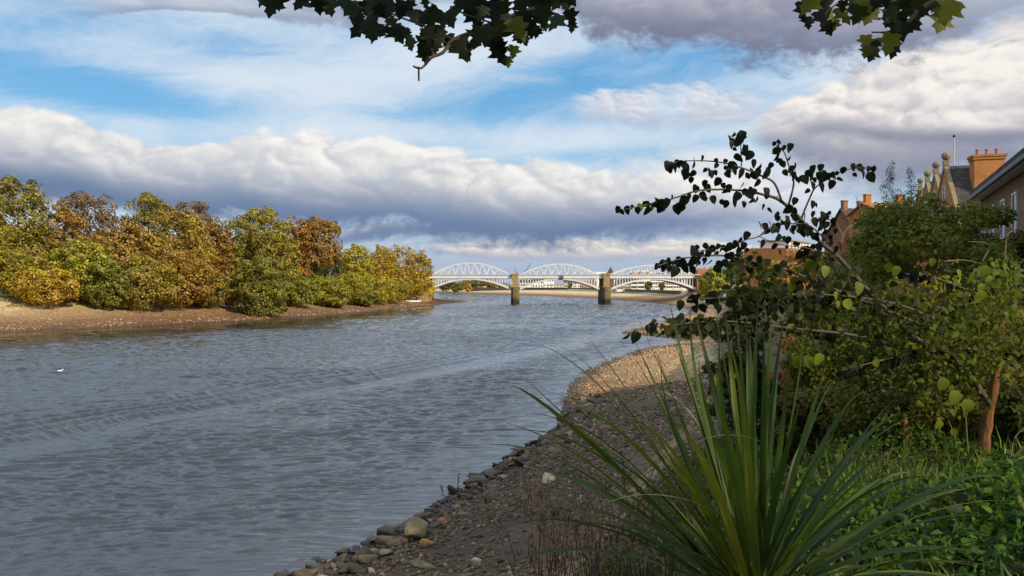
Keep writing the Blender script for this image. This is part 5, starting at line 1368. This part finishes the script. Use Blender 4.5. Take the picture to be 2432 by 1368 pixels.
# dead pale canes sticking out of the bramble
M_cane = plain('pale_dead_cane', (.22,.16,.10), 0.8, 0.3)
for pts, d, lab in [([(2322,730),(2326,640),(2350,582),(2300,574)], 9.5, 'bent pale dead cane hooking over in the bramble'), ([(2388,650),(2388,600),(2392,560),(2405,548)], 9.5, 'upright pale dead cane near the brown terrace'), ([(2250,620),(2290,618),(2330,626)], 9.3, 'pale cane lying level across the bramble'),
                    ([(2000,560),(1990,535),(1968,505)], 9, 'thin bare twig against the sky beside the hazel'), ([(1998,575),(2010,545),(2032,530)], 9, 'bare forked twig pointing at the white house wall'), ([(2050,520),(2042,490),(2032,465)], 24, 'single thin twig standing above the dark roofed house'),
                    ([(2250,1140),(2330,1108),(2390,1098),(2432,1060)], 6.4, 'dry orange twig lying before the hazel trunk'), ([(2300,1085),(2295,1010),(2290,960),(2270,930)], 6.8, 'pale upright dead stem left of the hazel trunk'), ([(2280,1090),(2262,1020),(2225,940)], 6.9, 'pale dead stem leaning left by the hazel trunk'), ([(2400,1090),(2410,1040),(2440,1010)], 6.2, 'tangle of dry twig at the right edge'), ([(2265,1150),(2420,1090),(2440,1080)], 6.3, 'long dry stalk crossing the nettles')]:
    w = smooth(poly_world(pts, d)); r_ = thing('twig', lab, 'twig', w[0])
    b = MB(); b.tube(loc(w, w[0]), list(np.linspace(.0075, .0025, len(w))*(d/8)), 5); b.build('stem', M_cane, r_)
# --- nettles and ground cover on the terrace and its edge
def cover(name, n, gen, size, color, label, tmpl=T_OVAL, hmax=.45, cat='undergrowth'):
    x, y = gen(n); z = land(x, y); hh = hmax*(vnoise(x, y, .7, 12)**1.2)*(.3+.7*rng.random(len(x)))
    p_ = np.stack([x, y, z+hh], 1)
    nn = unit(rand_dir(len(p_))*.8 + np.array([0, -.25, .75]))
    o = link(name, scatter_mesh(name, p_, frames(nn), size*rng.uniform(.5, 1.4, len(p_)), tmpl, M_nearleaf), color=color)
    props(o, label, cat, kind='stuff')
def gen_terrace(n):
    x = rng.uniform(.9, 9, n*3); y = 2.9 + 10*rng.random(n*3)**1.4
    k = (~inside(x, y, PLAT) | (seg_dist(x, y, PLAT, True) < 1.2)) & (x/y < .75) & (x/y > .18); return x[k][:n], y[k][:n]
cover('undergrowth', 21000, gen_terrace, .042, (.066,.125,.016), 'bright green nettles and weeds covering the ground at the lower right', hmax=.5)
grass_tufts('grass', 5000, 'thin green grass among the nettles at the lower right', (.085,.125,.022), lambda n: (lambda q: np.stack([q[0], q[1], land(*q)-.02], 1))(gen_terrace(n)), .26)
cover('fallen_leaves', 1800, gen_terrace, .05, (.22,.12,.035), 'brown fallen leaves among the nettles', tmpl=T_ROUND, hmax=.12, cat='leaf litter')
cover('ivy', 5000, lambda n: (lambda q, k: (q[0][k], q[1][k]))(*(lambda q: (q, vnoise(q[0], q[1], 1.3, 77) > .5))(gen_terrace(n*2))), .065, (.028,.055,.014), 'dark ivy patches in the lower right ground cover', tmpl=T_ROUND, hmax=.42, cat='ivy')
def gen_bank(n):
    x = rng.uniform(-1.5, 9, n*4); y = rng.uniform(3.2, 19, n*4)
    dp = seg_dist(x, y, PLAT, True); k = inside(x, y, PLAT) & (dp < 4.2) & (x/y < .6) & (vnoise(x, y, 1.1, 3)+rng.random(n*4)*.4 > .45); return x[k][:n], y[k][:n]
cover('bank_weeds', 12000, gen_bank, .06, (.075,.075,.022), 'dull brown green weeds on the steep bank under the sword leaves', hmax=.6)
# dark dead dock stalks
def weed(label, px, py0, py1, d, n, group='dead weeds on the bank'):
    q = P(px, py0, d); r = thing('dead_weed', label, 'dead plant', (q[0], d, q[2]), group)
    b = MB(); hgt = (py0-py1)/F*d
    for i in range(n):
        a = rng.normal()*.26*hgt; a2 = a*rng.uniform(.8, 2.4)+rng.normal()*.08; h_ = hgt*rng.uniform(.55, 1.0); yy = rng.uniform(-.2, .2)
        p0, p1, p2 = np.array([a*.4, yy, -.3]), np.array([a, yy, h_*.55]), np.array([a2, yy+rng.uniform(-.1, .1), h_])
        b.tube([p0, p1, p2], [.0055, .0045, .002], 4)
        for j in range(7):
            u = rng.uniform(.5, 1); s0 = p1+(p2-p1)*(u*2-1)
            s1 = s0+np.array([rng.uniform(-.05, .05), rng.uniform(-.06, .06), rng.uniform(.03, .14)])
            b.tube([s0, s1], [.0025, .006], 4)
    b.build('stalks', MATS.get('dead_stalk') or plain('dead_stalk', (.050,.035,.024), 0.9), r)
for k_, (px, a, c_, d, n, lab) in enumerate([(1275, 1330, 1130, 7.5, 9, 'dark dead dock stalks left of the sword plant'), (1330, 1350, 1150, 7.0, 10, 'thick clump of dark dead stalks under the long left leaves'), (1390, 1340, 1140, 7.6, 10, 'tall dark dead stalks nearest the pale block'), (1450, 1360, 1160, 7.0, 11, 'brown dead stalks between the lowest left leaves'), (1520, 1370, 1190, 6.6, 12, 'brown tangle of dead stalks beside the sword plant base'), (1300, 1390, 1260, 6.6, 9, 'low dead stalks at the bottom edge of the photo'), (1420, 1390, 1250, 6.2, 12, 'dense low dead stalks at the bottom edge right of the shingle'), (1590, 1380, 1200, 6.2, 10, 'dead stalks hidden in the sword leaves'), (1480, 1250, 1080, 9.0, 9, 'distant dark dead stalks above the shingle')]):
    weed(lab, px, a, c_, d, n)
q = P(1086, 1190, 30); b = MB(); r_ = thing('dead_stalk', 'single thin dark stalk standing at the waterline against the river', 'dead plant', (q[0], 30, q[2]))
b.tube([(0, 0, -.4), (.02, 0, .5), (.07, 0, 1.2)], [.018, .016, .01], 5)
for j in range(9): b.tube([(.02+.05*j/9, 0, .4+.08*j), (.02+.05*j/9+.05*(-1)**j, 0, .45+.08*j)], [.012, .016], 4)
b.build('stalk', MATS['dead_stalk'], r_)

# ------------------------------------------------------------------ the sword-leaved cordyline in front
CB = P(1788, 1430, 2.35); CZ = zland(CB[0], 2.35)
cd_ = thing('cordyline', 'big cordyline with a fan of long dark green sword leaves at the lower right', 'plant', (CB[0], 2.35, CZ))
hz_ = CB[2]-CZ
b = MB(); b.tube([(0, 0, -.2), (.01, 0, .25), (0, 0, hz_*.6), (0, 0, hz_-.02)], [.06, .05, .05, .035], 9); b.build('trunk', M_bark, cd_)
m, t, o = material('sword_leaf')
tcn = t.nodes.new('ShaderNodeTexCoord'); ob = E(t, tcn.outputs['Object']); g = t.nodes.new('ShaderNodeNewGeometry'); ri = E(t, g.outputs['Random Per Island'])
x, y, z = sep(t, ob); dd = (x*x+y*y+(z-hz_)*(z-hz_)).pow(.5)
n = noise(t, ob, 22.0, 4, .6); n2 = noise(t, ob, 3.0, 3, .5)
c = ramp(t, ri, [(0, (.020,.046,.013)), (.4, (.034,.066,.015)), (.7, (.058,.095,.018)), (.9, (.10,.125,.018)), (1, (.15,.155,.022))])
c = mix(t, 0.5, c, ramp(t, n*.5+n2*.5, [(.3, (.6,.62,.6)), (.7, (1.35,1.3,1.1))]), 'MULTIPLY')
c = mix(t, (1.0-dd.step(.03, .24))*.6, c, (.15,.15,.022,1))
c = mix(t, (dd + (n2-.5)*.3).step(.78, .98)*.6, c, (.13,.09,.035,1))
b_ = principled(t, None, Base_Color=c, Roughness=.5, Specular_IOR_Level=.18)
tr_ = t.nodes.new('ShaderNodeBsdfTranslucent'); fin(t, tr_.inputs['Color'], mix(t, 1.0, c, (2.0,2.0,.8,1), 'MULTIPLY'))
mx = t.nodes.new('ShaderNodeMixShader'); mx.inputs[0].default_value = .3
t.links.new(b_.outputs[0], mx.inputs[1]); t.links.new(tr_.outputs[0], mx.inputs[2]); t.links.new(mx.outputs[0], o.inputs[0])
M_sword = m
M_dry = plain('dry_sword_leaf', (.17,.18,.10), .7, .3)
def sword(tip, lift=0.12, w=.017, bend=None, seg=12, start=None):
    """One leaf as a folded ribbon from the heart of the plant to its tip (local coordinates)."""
    base = np.array([rng.normal()*.018, rng.normal()*.018, hz_-.06+rng.random()*.05]) if start is None else start
    d = tip-base; L = np.linalg.norm(d)
    c1 = base + d*.36 + np.array([0, 0, 1.0])*lift*L*.9; c2 = base + d*.74 + np.array([0, 0, 1.0])*lift*L*.85
    if bend is not None: c2 = c2 + np.array(bend)*L
    pts = [((1-u)**3)*base + 3*u*(1-u)**2*c1 + 3*u*u*(1-u)*c2 + u**3*tip for u in np.linspace(0, 1, seg+1)]
    V = []
    side0 = np.cross(d, np.array([0, 0, 1.0])); 
    if np.linalg.norm(side0) < 1e-3: side0 = np.array([1.0, 0, 0])
    tw = rng.uniform(-.7, .7)
    for i, p_ in enumerate(pts):
        u = i/seg
        tg = unit(pts[min(i+1, seg)]-pts[max(i-1, 0)])
        s_ = unit(side0 - tg*(side0@tg)); nr = np.cross(s_, tg)
        a = tw*u; s2 = s_*math.cos(a)+nr*math.sin(a); n2_ = np.cross(s2, tg)
        ww = w*(.62+.38*min(1, u/.25))*(1-max(0, (u-.35)/.65)**1.7)+.0004
        V += [p_-s2*ww+n2_*ww*.32, p_, p_+s2*ww+n2_*ww*.32]
    q_ = []
    for i in range(seg):
        k = i*3; q_ += [(k, k+1, k+4, k+3), (k+1, k+2, k+5, k+4)]
    return np.array(V), q_
tips = [(1500,722,2.2,.03),(1590,716,2.5,.02),(1275,815,2.1,.05),(1320,816,2.3,.06),(1393,797,2.45,.06),(1232,885,2.2,.07),(1213,915,2.0,.08),(1197,1003,2.2,.13),(1188,1024,2.0,.15),(1240,982,2.5,.16),(1300,932,2.7,.20),(1162,1056,1.9,.10),(1165,1275,1.9,.12),(1505,806,2.7,.04),(1488,816,2.6,.06),(1640,716,2.6,.02),(1690,700,2.3,.02),(1722,735,2.7,.01),(1748,745,2.1,.01),(1772,740,2.6,.01),(1800,730,2.4,.01),(1832,742,2.2,.01),(1868,725,2.6,.02),(1905,745,2.3,.02),(1655,760,2.9,.03),(1612,845,3.0,.05),(1300,1130,2.6,.15),(1260,1110,2.2,.12),
        (1960,872,2.5,.03),(2095,836,2.3,.05),(2185,985,2.3,.16),(2140,980,2.6,.18),(2172,1018,2.0,.16),(2235,1066,2.2,.12),(2260,1040,2.6,.1),(2432,1142,2.2,.10),(2450,1196,2.1,.09),(2400,1135,2.5,.12),(2450,1262,1.8,.05),(2300,1160,2.7,.1),(2330,1345,1.9,.08),(1450,1180,2.8,.12),(1400,1050,2.8,.12),(1560,960,2.9,.08),(1700,860,3.0,.03),(1780,800,3.0,.02),(1850,830,2.9,.03),(1600,1000,1.8,.1),(1690,930,1.75,.06),(1900,960,1.8,.06),(2020,1010,1.9,.1),(1980,900,2.9,.06),(1440,905,2.3,.07),(1540,790,2.3,.03),(1360,960,2.2,.1),(2050,930,2.6,.07),(2110,1100,1.9,.1),(1380,1290,1.8,.12),(1480,1330,1.75,.15),(2210,1250,1.75,.1),(1710,790,2.2,.01),(1660,850,2.0,.02),(1815,790,2.15,.01),(1880,840,2.1,.02),(1735,820,1.9,.02),(1600,800,2.25,.02),(1570,860,2.1,.03)]
for k_ in range(34):
    a_ = rng.uniform(.55, 1.75)*(1 if rng.random() < .55 else -1); r_ = rng.uniform(380, 640); tips.append((1788+math.sin(a_)*r_, 1400-math.cos(a_)*r_*.9, rng.uniform(1.8, 2.9), .04+.12*abs(math.sin(a_))))
V, Q = [], []
for (px, py, d, lf) in tips:
    tip = P(px, py, d)-np.array([CB[0], 2.35, CZ])
    v, q_ = sword(tip, lf, rng.uniform(.0085, .0140), bend=(rng.normal()*.06, 0, rng.uniform(-.02, .10)) if rng.random() < .5 else None); k = len(V)*0+sum(len(a) for a in V); V.append(v); Q += [tuple(i+k for i in f) for f in q_]
me = npmesh('leaf_fan', np.concatenate(V), np.array(Q), [M_sword], False)
link('leaf_fan', me, cd_)
V, Q = [], []
for (a, b_, c_) in [((1640,1060,2.0), (1720,1020,2.0), (1800,1046,2.0)), ((1420,1205,1.95), (1600,1155,1.95), (1715,1225,2.05)), ((1900,1060,2.15), (1895,1130,2.15), (1860,1200,2.2)), ((1560,930,2.6), (1640,1000,2.5), (1660,1010,2.4))]:
    st = P(*c_)-np.array([CB[0], 2.35, CZ]); tp = P(*a)-np.array([CB[0], 2.35, CZ]); 
    v, q_ = sword(tp, .18, .0035, start=st); k = sum(len(x_) for x_ in V); V.append(v); Q += [tuple(i+k for i in f) for f in q_]
link('dry_leaves', npmesh('dry_leaves', np.concatenate(V), np.array(Q), [M_dry], False), cd_)
